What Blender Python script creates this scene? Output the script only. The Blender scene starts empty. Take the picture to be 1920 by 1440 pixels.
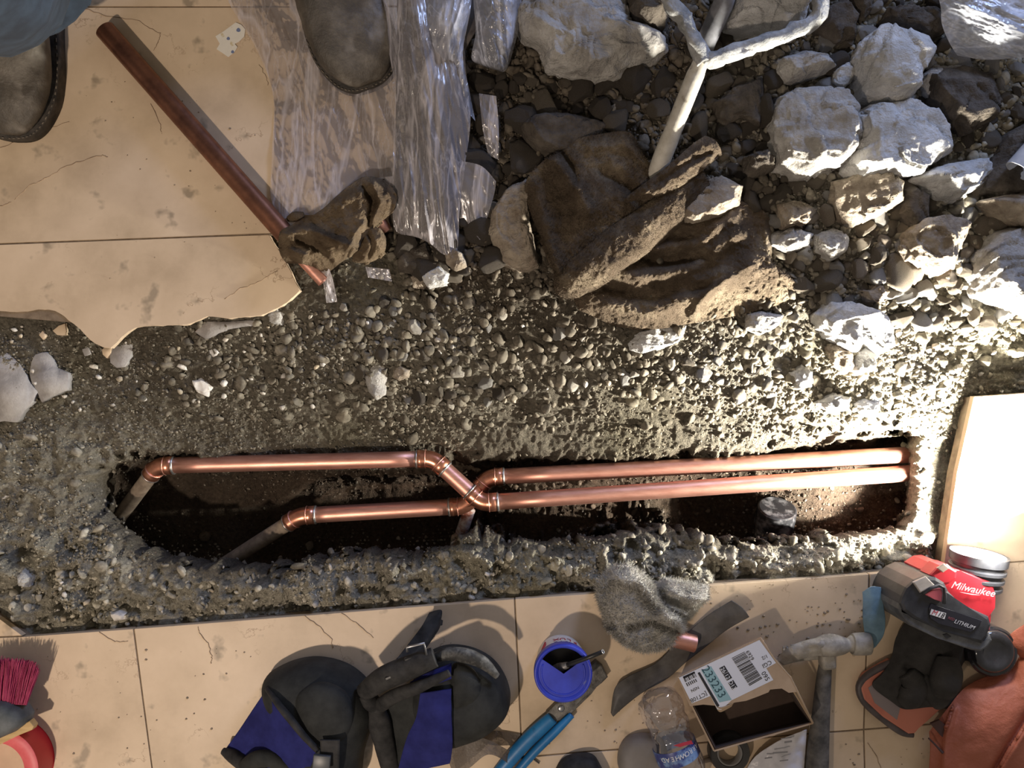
import bpy, bmesh, math, random
import numpy as np
from mathutils import Vector, Matrix
random.seed(7)
RNG = np.random.RandomState(11)
PI = math.pi
C = bpy.context.scene.collection
SC = bpy.context.scene

# ------------------------------------------------------------------ camera, world, lights, exposure
HC = 1.28                                   # camera height above the tiled floor (m)
HFOV = math.radians(62)
K = 2*math.tan(HFOV/2)/1920
cam_d = bpy.data.cameras.new('camera'); cam = bpy.data.objects.new('camera', cam_d); C.objects.link(cam)
cam_d.sensor_width = 36; cam_d.sensor_fit = 'HORIZONTAL'; cam_d.lens = 18/math.tan(HFOV/2)
cam.location = (0, 0, HC); cam.rotation_euler = (0, 0, 0); cam_d.clip_start = .02
SC.camera = cam

def P(u, v, z=0.0):                          # point at height z seen at pixel (u, v)
    s = K*(HC-z)
    return Vector(((u-960)*s, (720-v)*s, z))

w = bpy.data.worlds.new('world'); SC.world = w; w.use_nodes = True
w.node_tree.nodes['Background'].inputs[0].default_value = (1.0, .88, .76, 1)
w.node_tree.nodes['Background'].inputs[1].default_value = .22

def lamp(name, typ, loc, col, power, size=.05, target=None, **kw):
    d = bpy.data.lights.new(name, typ); o = bpy.data.objects.new(name, d); C.objects.link(o)
    o.location = loc; d.color = col; d.energy = power
    if typ == 'AREA':
        d.shape = 'DISK'; d.size = size
    else:
        d.shadow_soft_size = size
    if target is not None:
        o.rotation_euler = (Vector(target)-Vector(loc)).to_track_quat('-Z', 'Y').to_euler()
    for k, v in kw.items(): setattr(d, k, v)
    return o
lamp('ceiling_downlight', 'SPOT', (-.85, -1.15, 2.0), (1, .83, .68), 122, .04, target=(-.72, -.08, 0), spot_size=math.radians(78), spot_blend=1.0)
lamp('daylight', 'AREA', (1.15, 1.6, .85), (.44, .58, 1), 23, .5, target=(.55, .45, 0))
HA, HD = P(1826, 1103, .045), Vector((.10, .98, .10)).normalized()
LC = HA+HD*.066   # just in front of the work light's lens
lamp('work_light_led', 'AREA', LC, (1, .95, .84), 36, .034, target=LC+Vector((-.36, .93, .02)))
lamp('work_light_spill', 'POINT', LC+Vector((0, 0, .062)), (1, .93, .82), 1.5, .014)
SC.view_settings.view_transform = 'Standard'; SC.view_settings.look = 'None'
SC.view_settings.gamma = 1; SC.view_settings.use_curve_mapping = False
SC.view_settings.exposure = 0.0

# ------------------------------------------------------------------ noise
_T = np.random.RandomState(5).rand(64, 64, 64).astype(np.float32)
def vn(p):
    p = np.asarray(p, dtype=np.float64); i = np.floor(p).astype(int); f = p-i; f = f*f*(3-2*f)
    x0, y0, z0 = i[..., 0] & 63, i[..., 1] & 63, i[..., 2] & 63
    x1, y1, z1 = (x0+1) & 63, (y0+1) & 63, (z0+1) & 63
    fx, fy, fz = f[..., 0], f[..., 1], f[..., 2]
    a = _T[x0, y0, z0]*(1-fx)+_T[x1, y0, z0]*fx; b = _T[x0, y1, z0]*(1-fx)+_T[x1, y1, z0]*fx
    c = _T[x0, y0, z1]*(1-fx)+_T[x1, y0, z1]*fx; d = _T[x0, y1, z1]*(1-fx)+_T[x1, y1, z1]*fx
    return (a*(1-fy)+b*fy)*(1-fz)+(c*(1-fy)+d*fy)*fz
def fbm(p, freq, octv=4, seed=0, ridged=False, gain=.5):     # about -1..1
    p = np.asarray(p)*freq+seed*7.31; s = 0; a = 1; t = 0
    for k in range(octv):
        n = vn(p)*2-1
        if ridged: n = 1-2*np.abs(n)
        s = s+a*n; t += a; a *= gain; p = p*2.03+3.7
    return s/t
def sstep(a, b, x):
    t = np.clip((x-a)/(b-a), 0, 1); return t*t*(3-2*t)

def seg_dist(X, Y, pts, closed):
    d = np.full(X.shape, 1e9); n = len(pts)
    for i in range(n if closed else n-1):
        ax, ay = pts[i][:2]; bx, by = pts[(i+1) % n][:2]
        dx, dy = bx-ax, by-ay; L = dx*dx+dy*dy+1e-12
        t = np.clip(((X-ax)*dx+(Y-ay)*dy)/L, 0, 1)
        d = np.minimum(d, np.hypot(X-ax-t*dx, Y-ay-t*dy))
    return d
def inside(X, Y, pts):
    r = np.zeros(X.shape, bool); n = len(pts)
    for i in range(n):
        ax, ay = pts[i][:2]; bx, by = pts[(i+1) % n][:2]
        if ay == by: continue
        c = ((ay > Y) != (by > Y)) & (X < (bx-ax)*(Y-ay)/(by-ay)+ax)
        r ^= c
    return r
def sdist(X, Y, pts):                        # positive inside
    d = seg_dist(X, Y, pts, True); return np.where(inside(X, Y, pts), d, -d)

# ------------------------------------------------------------------ materials
MATS = {}
def mat(name, c1, c2=None, rough=.7, metal=0, nscale=40, bump=0, bscale=300, bdist=.001, c3=None, lo=.35, hi=.65,
        detail=6, attr=None, stretch=None, spec=.5, alpha=None, emit=None, sheen=0, spots=None, coat=0):
    if name in MATS: return MATS[name]
    m = bpy.data.materials.new(name); m.use_nodes = True; nt = m.node_tree; N = nt.nodes; L = nt.links
    b = N['Principled BSDF']; b.inputs['Roughness'].default_value = rough; b.inputs['Metallic'].default_value = metal
    b.inputs['Specular IOR Level'].default_value = spec
    if coat: b.inputs['Coat Weight'].default_value = coat
    if sheen: b.inputs['Sheen Weight'].default_value = sheen
    tc = N.new('ShaderNodeTexCoord'); co = tc.outputs['Object']
    if stretch:
        mp = N.new('ShaderNodeMapping'); mp.inputs['Scale'].default_value = stretch; L.new(co, mp.inputs[0]); co = mp.outputs[0]
    c4 = lambda c: (c[0], c[1], c[2], 1)
    col = None
    if c2 is None:
        b.inputs['Base Color'].default_value = c4(c1)
    else:
        n = N.new('ShaderNodeTexNoise'); n.inputs['Scale'].default_value = nscale; n.inputs['Detail'].default_value = detail
        n.inputs['Roughness'].default_value = .62; L.new(co, n.inputs['Vector'])
        r = N.new('ShaderNodeValToRGB'); r.color_ramp.elements[0].position = lo; r.color_ramp.elements[1].position = hi
        r.color_ramp.elements[0].color = c4(c1); r.color_ramp.elements[1].color = c4(c2)
        if c3:
            e = r.color_ramp.elements.new((lo+hi)/2); e.color = c4(c3)
        L.new(n.outputs['Fac'], r.inputs[0]); col = r.outputs[0]
        if spots:                            # (colour, scale, threshold) small dirt specks
            n2 = N.new('ShaderNodeTexNoise'); n2.inputs['Scale'].default_value = spots[1]; n2.inputs['Detail'].default_value = 3
            L.new(co, n2.inputs['Vector'])
            r2 = N.new('ShaderNodeValToRGB'); r2.color_ramp.elements[0].position = spots[2]; r2.color_ramp.elements[1].position = spots[2]+.09
            L.new(n2.outputs['Fac'], r2.inputs[0])
            mx = N.new('ShaderNodeMix'); mx.data_type = 'RGBA'; L.new(r2.outputs[0], mx.inputs[0]); L.new(col, mx.inputs[6])
            mx.inputs[7].default_value = c4(spots[0]); col = mx.outputs[2]
        if attr:
            at = N.new('ShaderNodeAttribute'); at.attribute_name = attr
            mx = N.new('ShaderNodeMix'); mx.data_type = 'RGBA'; mx.blend_type = 'MULTIPLY'; mx.inputs[0].default_value = 1
            L.new(col, mx.inputs[6]); L.new(at.outputs['Color'], mx.inputs[7]); col = mx.outputs[2]
        L.new(col, b.inputs['Base Color'])
    if bump:
        n = N.new('ShaderNodeTexNoise'); n.inputs['Scale'].default_value = bscale; n.inputs['Detail'].default_value = 5
        n.inputs['Roughness'].default_value = .65; L.new(co, n.inputs['Vector'])
        bp = N.new('ShaderNodeBump'); bp.inputs['Strength'].default_value = bump; bp.inputs['Distance'].default_value = bdist
        L.new(n.outputs['Fac'], bp.inputs['Height']); L.new(bp.outputs[0], b.inputs['Normal'])
    if emit:
        b.inputs['Emission Color'].default_value = c4(emit[0]); b.inputs['Emission Strength'].default_value = emit[1]
    if alpha is not None: b.inputs['Alpha'].default_value = alpha
    MATS[name] = m; return m

def film(name, col, amin, amax, scale=22, rough=.18, stretch=None):
    # clear crumpled film: transparent, with crease highlights painted in as whiter, more opaque streaks
    m = bpy.data.materials.new(name); m.use_nodes = True; N = m.node_tree.nodes; L = m.node_tree.links
    N.remove(N['Principled BSDF']); out = N['Material Output']
    tc = N.new('ShaderNodeTexCoord'); co = tc.outputs['Object']
    if stretch:
        mp = N.new('ShaderNodeMapping'); mp.inputs['Rotation'].default_value = (0, 0, stretch[1]); mp.inputs['Scale'].default_value = stretch[0]
        L.new(co, mp.inputs[0]); co = mp.outputs[0]
    n = N.new('ShaderNodeTexNoise'); n.inputs['Scale'].default_value = scale; n.inputs['Detail'].default_value = 5
    n.inputs['Roughness'].default_value = .6; n.inputs['Distortion'].default_value = .6; L.new(co, n.inputs['Vector'])
    n5 = N.new('ShaderNodeTexNoise'); n5.inputs['Scale'].default_value = scale*.42; n5.inputs['Detail'].default_value = 3; n5.inputs['Distortion'].default_value = .8; L.new(co, n5.inputs['Vector'])
    def creases(src, w_, amp_):
        a = N.new('ShaderNodeMath'); a.operation = 'SUBTRACT'; a.inputs[1].default_value = .5; L.new(src, a.inputs[0])
        b = N.new('ShaderNodeMath'); b.operation = 'ABSOLUTE'; L.new(a.outputs[0], b.inputs[0])
        c = N.new('ShaderNodeMapRange'); c.inputs[1].default_value = 0; c.inputs[2].default_value = w_; c.inputs[3].default_value = amp_; c.inputs[4].default_value = 0; L.new(b.outputs[0], c.inputs[0]); return c
    c1_, c2_ = creases(n5.outputs['Fac'], .035, amax-amin), creases(n.outputs['Fac'], .03, (amax-amin)*.55)
    ad = N.new('ShaderNodeMath'); ad.operation = 'ADD'; L.new(c1_.outputs[0], ad.inputs[0]); L.new(c2_.outputs[0], ad.inputs[1])
    mr = N.new('ShaderNodeMath'); mr.operation = 'ADD'; mr.inputs[1].default_value = amin; mr.use_clamp = True; L.new(ad.outputs[0], mr.inputs[0])
    df = N.new('ShaderNodeBsdfDiffuse'); df.inputs[0].default_value = (*col, 1)
    tl = N.new('ShaderNodeBsdfTranslucent'); tl.inputs[0].default_value = (*col, 1)
    m1 = N.new('ShaderNodeMixShader'); m1.inputs[0].default_value = .35; L.new(df.outputs[0], m1.inputs[1]); L.new(tl.outputs[0], m1.inputs[2])
    tr = N.new('ShaderNodeBsdfTransparent')
    m2 = N.new('ShaderNodeMixShader'); L.new(mr.outputs[0], m2.inputs[0]); L.new(tr.outputs[0], m2.inputs[1]); L.new(m1.outputs[0], m2.inputs[2])
    gl = N.new('ShaderNodeBsdfGlossy'); gl.inputs['Roughness'].default_value = rough
    bp = N.new('ShaderNodeBump'); bp.inputs['Strength'].default_value = .35; bp.inputs['Distance'].default_value = .004
    L.new(n.outputs['Fac'], bp.inputs['Height']); L.new(bp.outputs[0], gl.inputs['Normal']); L.new(bp.outputs[0], df.inputs['Normal'])
    fr = N.new('ShaderNodeFresnel'); fr.inputs[0].default_value = 1.6; L.new(bp.outputs[0], fr.inputs['Normal'])
    m3 = N.new('ShaderNodeMixShader'); L.new(fr.outputs[0], m3.inputs[0]); L.new(m2.outputs[0], m3.inputs[1]); L.new(gl.outputs[0], m3.inputs[2])
    L.new(m3.outputs[0], out.inputs[0]); return m

# ------------------------------------------------------------------ object helpers
def tag(o, label=None, cat=None, group=None, kind=None):
    if label: o['label'] = label
    if cat: o['category'] = cat
    if group: o['group'] = group
    if kind: o['kind'] = kind
    return o
def empty(name, loc, label, cat, group=None):
    o = bpy.data.objects.new(name, None); C.objects.link(o); o.location = loc; o.empty_display_size = .02
    return tag(o, label, cat, group)
def link(name, me, m, parent=None, smooth=True):
    o = bpy.data.objects.new(name, me); C.objects.link(o)
    if m is not None and len(me.materials) == 0: me.materials.append(m)
    if parent is not None:
        o.parent = parent; o.matrix_parent_inverse = Matrix.Translation(parent_world(parent)).inverted()
    if smooth and len(me.polygons): me.polygons.foreach_set('use_smooth', [True]*len(me.polygons))
    return o
def parent_world(o):
    t = Vector(o.location)
    q = o.parent
    while q is not None:
        q = q.parent
    return PW.get(o.name, t)
PW = {}
def np_mesh(name, V, F):
    V = np.ascontiguousarray(V, dtype=np.float32); F = np.ascontiguousarray(F, dtype=np.int32); k = F.shape[1]
    me = bpy.data.meshes.new(name); me.vertices.add(len(V)); me.vertices.foreach_set('co', V.ravel())
    me.loops.add(F.size); me.loops.foreach_set('vertex_index', F.ravel())
    me.polygons.add(len(F)); me.polygons.foreach_set('loop_start', np.arange(0, F.size, k, dtype=np.int32))
    me.update(calc_edges=True); return me
# every mesh is written in world coordinates, then re-centred so its origin sits at the thing's base
def part(name, me, m, parent=None, smooth=True, org=None):
    n = len(me.vertices); co = np.empty(n*3, dtype=np.float32); me.vertices.foreach_get('co', co); co = co.reshape(-1, 3)
    if org is None:
        org = np.array([(co[:, 0].min()+co[:, 0].max())/2, (co[:, 1].min()+co[:, 1].max())/2, co[:, 2].min()])
    org = np.array(org, dtype=np.float32); me.vertices.foreach_set('co', (co-org).ravel()); me.update()
    o = bpy.data.objects.new(name, me); C.objects.link(o)
    if m is not None: me.materials.append(m)
    if smooth: me.polygons.foreach_set('use_smooth', [True]*len(me.polygons))
    W = Vector([float(x) for x in org])
    if parent is not None:
        o.parent = parent; o.location = W-PWORLD(parent)
    else: o.location = W
    return o
def PWORLD(o):
    t = Vector(o.location); q = o.parent
    while q is not None: t = t+Vector(q.location); q = q.parent
    return t

def catmull(pts, n, closed=False):
    pts = np.array(pts, dtype=float); m = len(pts)
    if m == 2 and not closed:
        t = np.linspace(0, 1, n)[:, None]; return pts[0]*(1-t)+pts[1]*t
    out = []
    T = np.linspace(0, m if closed else m-1, n, endpoint=not closed)
    for t in T:
        i = int(math.floor(t)); f = t-i
        if not closed and i >= m-1: i = m-2; f = 1.0
        g = (lambda k: pts[k % m]) if closed else (lambda k: pts[min(max(k, 0), m-1)])
        a, b, c, d = g(i-1), g(i), g(i+1), g(i+2)
        out.append(.5*((2*b)+(-a+c)*f+(2*a-5*b+4*c-d)*f*f+(-a+3*b-3*c+d)*f**3))
    return np.array(out)
def PX(a):                                    # rows (u,v,z) -> world
    a = np.asarray(a, dtype=float); s = K*(HC-a[..., 2])
    return np.stack([(a[..., 0]-960)*s, (720-a[..., 1])*s, a[..., 2]], -1)

def grid_faces(nr, nc, closed_c=False):
    r = np.arange(nr-1); c = np.arange(nc if closed_c else nc-1)
    R, Cc = np.meshgrid(r, c, indexing='ij'); C2 = (Cc+1) % nc
    return np.stack([R*nc+Cc, R*nc+C2, (R+1)*nc+C2, (R+1)*nc+Cc], -1).reshape(-1, 4)

def loft(rows, nu=40, nv=40, fn=None, thick=0.0, name='sheet'):
    """smooth sheet through rows of (u,v,z) picture-space points turned into world points; fn displaces z"""
    R = np.array([catmull(r, nu) for r in rows])
    G = np.stack([catmull(R[:, j], nv) for j in range(nu)], 1)       # nv x nu x 3
    if fn is not None:
        G = G.copy(); fn_out = fn(G); G[..., 2] += fn_out
    W = PX(G); F = grid_faces(W.shape[0], W.shape[1])[:, ::-1]
    V = W.reshape(-1, 3)
    if thick:
        nr, nc = W.shape[:2]; n = len(V)
        du = np.gradient(W, axis=1); dv = np.gradient(W, axis=0); nn = np.cross(dv, du); nn /= np.linalg.norm(nn, axis=-1, keepdims=True)+1e-9
        nn = np.where(nn[..., 2:3] < 0, -nn, nn)
        V2 = (W-nn*thick).reshape(-1, 3); F2 = F[:, ::-1]+n
        b = [i for i in range(nc)]+[r*nc+nc-1 for r in range(1, nr)]+[(nr-1)*nc+i for i in range(nc-2, -1, -1)]+[r*nc for r in range(nr-2, 0, -1)]
        S = [(b[i], b[(i+1) % len(b)], b[(i+1) % len(b)]+n, b[i]+n) for i in range(len(b))]
        V = np.vstack([V, V2]); F = np.vstack([F, F2, np.array(S)])
    return np_mesh(name, V, F)

def outline_r(pts, th):
    """radius of a closed outline about its centre for angles th"""
    pts = np.asarray(pts, float); c = np.array([(pts[:, 0].min()+pts[:, 0].max())/2, (pts[:, 1].min()+pts[:, 1].max())/2])*.4+pts.mean(0)*.6
    q = pts-c; out = np.zeros_like(th); n = len(q); D = np.stack([np.cos(th), np.sin(th)], -1)
    for i in range(n):
        a, b = q[i], q[(i+1) % n]; e = b-a
        den = D[..., 0]*e[1]-D[..., 1]*e[0]
        den = np.where(np.abs(den) < 1e-9, 1e-9, den)
        t = (a[0]*e[1]-a[1]*e[0])/den; s = (a[0]*D[..., 1]-a[1]*D[..., 0])/den
        ok = (t > 0) & (s >= -1e-6) & (s <= 1+1e-6); out = np.where(ok, np.maximum(out, t), out)
    return c, out
_ICO = {}
def ico(sub):
    if sub not in _ICO:
        bm = bmesh.new(); bmesh.ops.create_icosphere(bm, subdivisions=sub, radius=1)
        V = np.array([v.co[:] for v in bm.verts]); F = np.array([[v.index for v in f.verts] for f in bm.faces]); bm.free(); _ICO[sub] = (V, F)
    return _ICO[sub]
def blob(pts, z0, h, sub=5, p=.45, amp=0, freq=40, seed=0, ridged=False, tilt=(0, 0), flat=.25, topfn=None, soft=False, craggy=0, cuts=0):
    """solid body with outline pts (pixels, at its mid height), base z0, height h"""
    V, F = ico(sub); th = np.arctan2(V[:, 1], V[:, 0]); zz = V[:, 2]
    c0, r = outline_r([(a, -b) for a, b in pts], th)
    if cuts:
        rs_ = np.random.RandomState(seed*7+1); q = V.copy()
        for _ in range(cuts):
            n_ = rs_.normal(size=3); n_[2] = abs(n_[2])+.75; n_ /= np.linalg.norm(n_); e_ = np.clip(q @ n_-rs_.uniform(.62, .86), 0, None); q = q-e_[:, None]*n_
        zz = q[:, 2]; shr = np.hypot(q[:, 0], q[:, 1])/(np.hypot(V[:, 0], V[:, 1])+1e-6); shr = 1-.35*(1-np.clip(shr, .5, 1))
    else: shr = 1
    prof = np.power(np.clip(1-V[:, 2]**2, 0, 1), p)*shr
    rp = r*prof
    s = K*(HC-z0-h*.45)
    x = (c0[0]-960+rp*np.cos(th))*s; y = (720+c0[1]+rp*np.sin(th))*s
    ztop = np.sign(zz)*np.power(np.abs(zz), .75)
    z = z0+h*flat+np.where(ztop > 0, ztop*h*(1-flat), ztop*h*flat)
    cx, cy = (c0[0]-960)*s, (720+c0[1])*s
    z = z+(x-cx)*tilt[0]+(y-cy)*tilt[1]
    W = np.stack([x, y, z], -1)
    if amp:
        n = np.stack([np.cos(th)*prof, np.sin(th)*prof, zz], -1)
        d = fbm(W, freq, 5, seed, ridged, .55)
        if craggy:
            q = fbm(W, freq*.55, 2, seed+3); d = d+craggy*(np.round(q*4)/4-q)*1.6
        W = W+n*np.array([.5, .5, 1])*(d*amp)[:, None]
    if topfn is not None: W[:, 2] += topfn(W)*np.clip(zz*2, 0, 1)
    return np_mesh('body', W, F)

def slab(pts, z0, z1, bevel=0, name='slab', px=True, zat=None):
    """extruded outline; pts are pixels seen at height zat (default z1)"""
    zz = z1 if zat is None else zat
    Q = [P(u, v, zz) for u, v in pts] if px else [Vector((a, b, 0)) for a, b in pts]
    bm = bmesh.new()
    a = sum(Q[i].x*Q[(i+1) % len(Q)].y-Q[(i+1) % len(Q)].x*Q[i].y for i in range(len(Q)))
    if a < 0: Q = Q[::-1]
    top = [bm.verts.new((q.x, q.y, z1)) for q in Q]; bot = [bm.verts.new((q.x, q.y, z0)) for q in Q]; n = len(Q)
    ft = bm.faces.new(top); bm.faces.new(bot[::-1])
    for i in range(n): bm.faces.new((top[i], bot[i], bot[(i+1) % n], top[(i+1) % n]))
    if bevel:
        bmesh.ops.bevel(bm, geom=list(ft.edges), offset=bevel, segments=2, affect='EDGES', profile=.5)
    bm.normal_update(); bmesh.ops.triangulate(bm, faces=[f for f in bm.faces if len(f.verts) > 4])
    me = bpy.data.meshes.new(name); bm.to_mesh(me); bm.free(); return me

def frames(pts):
    pts = [Vector(p) for p in pts]; n = len(pts); T = []
    for i in range(n):
        a = pts[max(i-1, 0)]; b = pts[min(i+1, n-1)]; T.append((b-a).normalized())
    up = Vector((0, 0, 1))
    if abs(T[0].dot(up)) > .95: up = Vector((0, 1, 0))
    N = [(up-T[0]*up.dot(T[0])).normalized()]
    for i in range(1, n):
        q = T[i-1].rotation_difference(T[i]); N.append((q @ N[-1]).normalized())
    return pts, T, N
def tube(pts, rad, n=20, hollow=0, name='tube', sx=1.0):
    """swept tube; rad number or list; hollow = wall thickness (open mouths) else capped"""
    pts, T, N = frames(pts); m = len(pts)
    R = [rad]*m if np.isscalar(rad) else list(rad)
    def ring(i, r):
        B = T[i].cross(N[i]); return [pts[i]+(N[i]*math.cos(a)+B*math.sin(a)*sx)*r for a in np.linspace(0, 2*PI, n, endpoint=False)]
    V = []; F = []
    for i in range(m): V += ring(i, R[i])
    for i in range(m-1):
        for j in range(n): F.append((i*n+j, i*n+(j+1) % n, (i+1)*n+(j+1) % n, (i+1)*n+j))
    if hollow:
        o = len(V)
        for i in range(m): V += ring(i, R[i]-hollow)
        for i in range(m-1):
            for j in range(n): F.append((o+i*n+j, o+(i+1)*n+j, o+(i+1)*n+(j+1) % n, o+i*n+(j+1) % n))
        for j in range(n):
            F.append((j, o+j, o+(j+1) % n, (j+1) % n)); e = (m-1)*n
            F.append((e+j, e+(j+1) % n, o+e+(j+1) % n, o+e+j))
        return np_mesh(name, np.array([v[:] for v in V]), np.array(F)[:, ::-1])
    me = bpy.data.meshes.new(name)
    F.append(tuple(range(n))[::-1]); F.append(tuple((m-1)*n+j for j in range(n)))
    me.from_pydata([v[:] for v in V], [], [f[::-1] for f in F]); me.update(); return me
def sharp(o, ang=35):
    me = o.data; bm = bmesh.new(); bm.from_mesh(me)
    for e in bm.edges:
        if len(e.link_faces) == 2 and e.calc_face_angle(0) > math.radians(ang): e.smooth = False
    bm.to_mesh(me); bm.free(); return o
def lathe(c, axis, prof, n=32, name='lathe'):
    """prof: list of (distance along axis, radius)"""
    ax = Vector(axis).normalized(); u = ax.orthogonal().normalized(); v = ax.cross(u); c = Vector(c)
    V = []; F = []
    for d, r in prof:
        for a in np.linspace(0, 2*PI, n, endpoint=False): V.append((c+ax*d+(u*math.cos(a)+v*math.sin(a))*r)[:])
    F = grid_faces(len(prof), n, True)
    return np_mesh(name, np.array(V), F)
def box(c, size, rotz=0, bevel=.002, name='box', rot=None):
    bm = bmesh.new(); bmesh.ops.create_cube(bm, size=1); bmesh.ops.scale(bm, vec=size, verts=bm.verts)
    if bevel: bmesh.ops.bevel(bm, geom=bm.edges, offset=bevel, segments=2, affect='EDGES', profile=.5)
    M = (rot.to_4x4() if rot is not None else Matrix.Rotation(rotz, 4, 'Z'))
    bmesh.ops.transform(bm, matrix=Matrix.Translation(c) @ M, verts=bm.verts)
    me = bpy.data.meshes.new(name); bm.to_mesh(me); bm.free(); return me
def text(body, loc, size, rot, m, parent, name='lettering', M=None, ext=.00008, shear=0, align='CENTER'):
    """flat lettering turned into a mesh; rot: angle in the picture plane (degrees) or M a full 3x3"""
    cu = bpy.data.curves.new('t', 'FONT'); cu.body = body; cu.size = size; cu.extrude = ext; cu.align_x = align; cu.align_y = 'CENTER'; cu.shear = shear
    cu.resolution_u = 3
    t = bpy.data.objects.new('t', cu); C.objects.link(t)
    bpy.context.view_layer.update(); dg = bpy.context.evaluated_depsgraph_get()
    me = bpy.data.meshes.new_from_object(t.evaluated_get(dg)); bpy.data.objects.remove(t)
    MM = (M.to_4x4() if M is not None else Matrix.Rotation(math.radians(rot), 4, 'Z'))
    me.transform(Matrix.Translation(loc) @ MM); me.materials.clear()
    return part(name, me, m, parent, smooth=False)
# ------------------------------------------------------------------ shared materials
M_copper = mat('copper', (.58, .27, .20), (.76, .41, .32), .42, .88, 30, .15, 160, .0006, lo=.3, hi=.7, stretch=(1, 5, 5))
M_fitting = mat('copper_fitting', (.55, .22, .135), (.74, .35, .23), .30, .92, 60, .1, 200, .0006, spots=((.07, .05, .045), 55, .62))
M_solder = mat('solder', (.30, .29, .28), (.62, .60, .57), .35, .9, 90, .3, 400, .0006)
M_oldpipe = mat('old_pipe', (.16, .12, .09), (.30, .24, .18), .7, .2, 60, .4, 250, .001)
M_copperdark = mat('aged_copper', (.11, .048, .034), (.33, .145, .085), .40, .85, 26, .15, 120, .0008, lo=.3, hi=.72, stretch=(1, 1, 1))
M_stone = mat('stone', (.075, .062, .047), (.24, .205, .16), .9, 0, 45, .8, 200, .006, c3=(.14, .118, .09), lo=.3, hi=.7, spec=.2)
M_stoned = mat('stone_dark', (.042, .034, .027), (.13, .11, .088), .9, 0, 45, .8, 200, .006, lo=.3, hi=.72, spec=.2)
M_stonew = mat('stone_pale', (.24, .215, .18), (.52, .48, .41), .9, 0, 40, .7, 260, .003, c3=(.36, .33, .28), lo=.3, hi=.7, spec=.2)
M_conc = mat('concrete_grey', (.21, .195, .18), (.56, .54, .51), .92, 0, 28, .9, 180, .007, c3=(.37, .35, .32), lo=.25, hi=.72, spec=.2, detail=9)
M_concw = mat('concrete_white', (.36, .35, .33), (.72, .71, .69), .92, 0, 28, .9, 180, .007, c3=(.50, .49, .47), lo=.25, hi=.72, spec=.2, detail=9)
M_concb = mat('concrete_brown', (.15, .115, .085), (.42, .36, .28), .92, 0, 30, .9, 180, .007, lo=.3, hi=.7, spec=.2)
M_mortar = mat('thinset', (.22, .205, .195), (.42, .40, .385), .9, 0, 30, .6, 200, .002, lo=.3, hi=.7, spec=.2)
M_black = mat('black_fabric', (.012, .012, .013), (.035, .034, .034), .75, 0, 60, .3, 500, .0006, spec=.3)
M_blacks = mat('black_plastic', (.010, .010, .011), (.03, .03, .032), .35, 0, 40, .1, 200, .0005)
M_blue = mat('blue_fabric', (.012, .014, .095), (.022, .026, .155), .85, 0, 30, .35, 900, .0004, spec=.2)

def V2(pts, z=0): return [(P(u, v, z).x, P(u, v, z).y) for u, v in pts]

# ------------------------------------------------------------------ the ground: dug earth and rubble under the removed tiles
X0, X1, Y0, Y1, DG = -1.02, 1.02, -.44, .80, .0023
nx = int((X1-X0)/DG)+1; ny = int((Y1-Y0)/DG)+1
gx = np.linspace(X0, X1, nx); gy = np.linspace(Y0, Y1, ny); GX, GY = np.meshgrid(gx, gy)
KF = K*HC; GU = GX/KF+960; GV = 720-GY/KF                    # pixel frame at floor level
cu = np.array([-120, 0, 240, 480, 720, 960, 1200, 1440, 1680, 1920, 2080])
cv = np.array([-200, 0, 240, 480, 560, 640, 720, 800, 860, 940, 1020, 1080, 1180, 1300])
TB = np.array([
 [-13, -13, -13, -13, -8, 6, 12, 16, 20, 20, 20],
 [-13, -13, -13, -13, -8, 6, 12, 16, 20, 20, 20],
 [-13, -13, -13, -13, -8, 4, 12, 16, 22, 20, 20],
 [-13, -13, -13, -13, -8, -2, 6, 12, 15, 16, 16],
 [-13, -13, -13, -16, -18, -14, -2, 0, 0, -4, -6],
 [-15, -17, -24, -34, -36, -32, -22, -16, -14, -20, -24],
 [-17, -22, -45, -62, -66, -60, -46, -36, -26, -28, -30],
 [-20, -28, -72, -98, -104, -98, -88, -72, -44, -32, -30],
 [-22, -30, -85, -115, -120, -118, -110, -92, -60, -32, -30],
 [-22, -30, -80, -110, -115, -115, -105, -90, -60, -32, -30],
 [-22, -26, -45, -50, -50, -50, -46, -42, -40, -34, -30],
 [-22, -24, -32, -34, -34, -34, -34, -34, -34, -34, -30],
 [-20, -22, -26, -30, -30, -30, -30, -30, -30, -24, -24],
 [-20, -22, -26, -30, -30, -30, -30, -30, -30, -24, -24]], float)/1000
def table(U, V):
    iu = np.clip(np.searchsorted(cu, U)-1, 0, len(cu)-2); iv = np.clip(np.searchsorted(cv, V)-1, 0, len(cv)-2)
    fu = np.clip((U-cu[iu])/(cu[iu+1]-cu[iu]), 0, 1); fv = np.clip((V-cv[iv])/(cv[iv+1]-cv[iv]), 0, 1)
    fu = fu*fu*(3-2*fu)*.5+fu*.5; fv = fv*fv*(3-2*fv)*.3+fv*.7
    return (TB[iv, iu]*(1-fu)+TB[iv, iu+1]*fu)*(1-fv)+(TB[iv+1, iu]*(1-fu)+TB[iv+1, iu+1]*fu)*fv
base = table(GU, GV)
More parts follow.
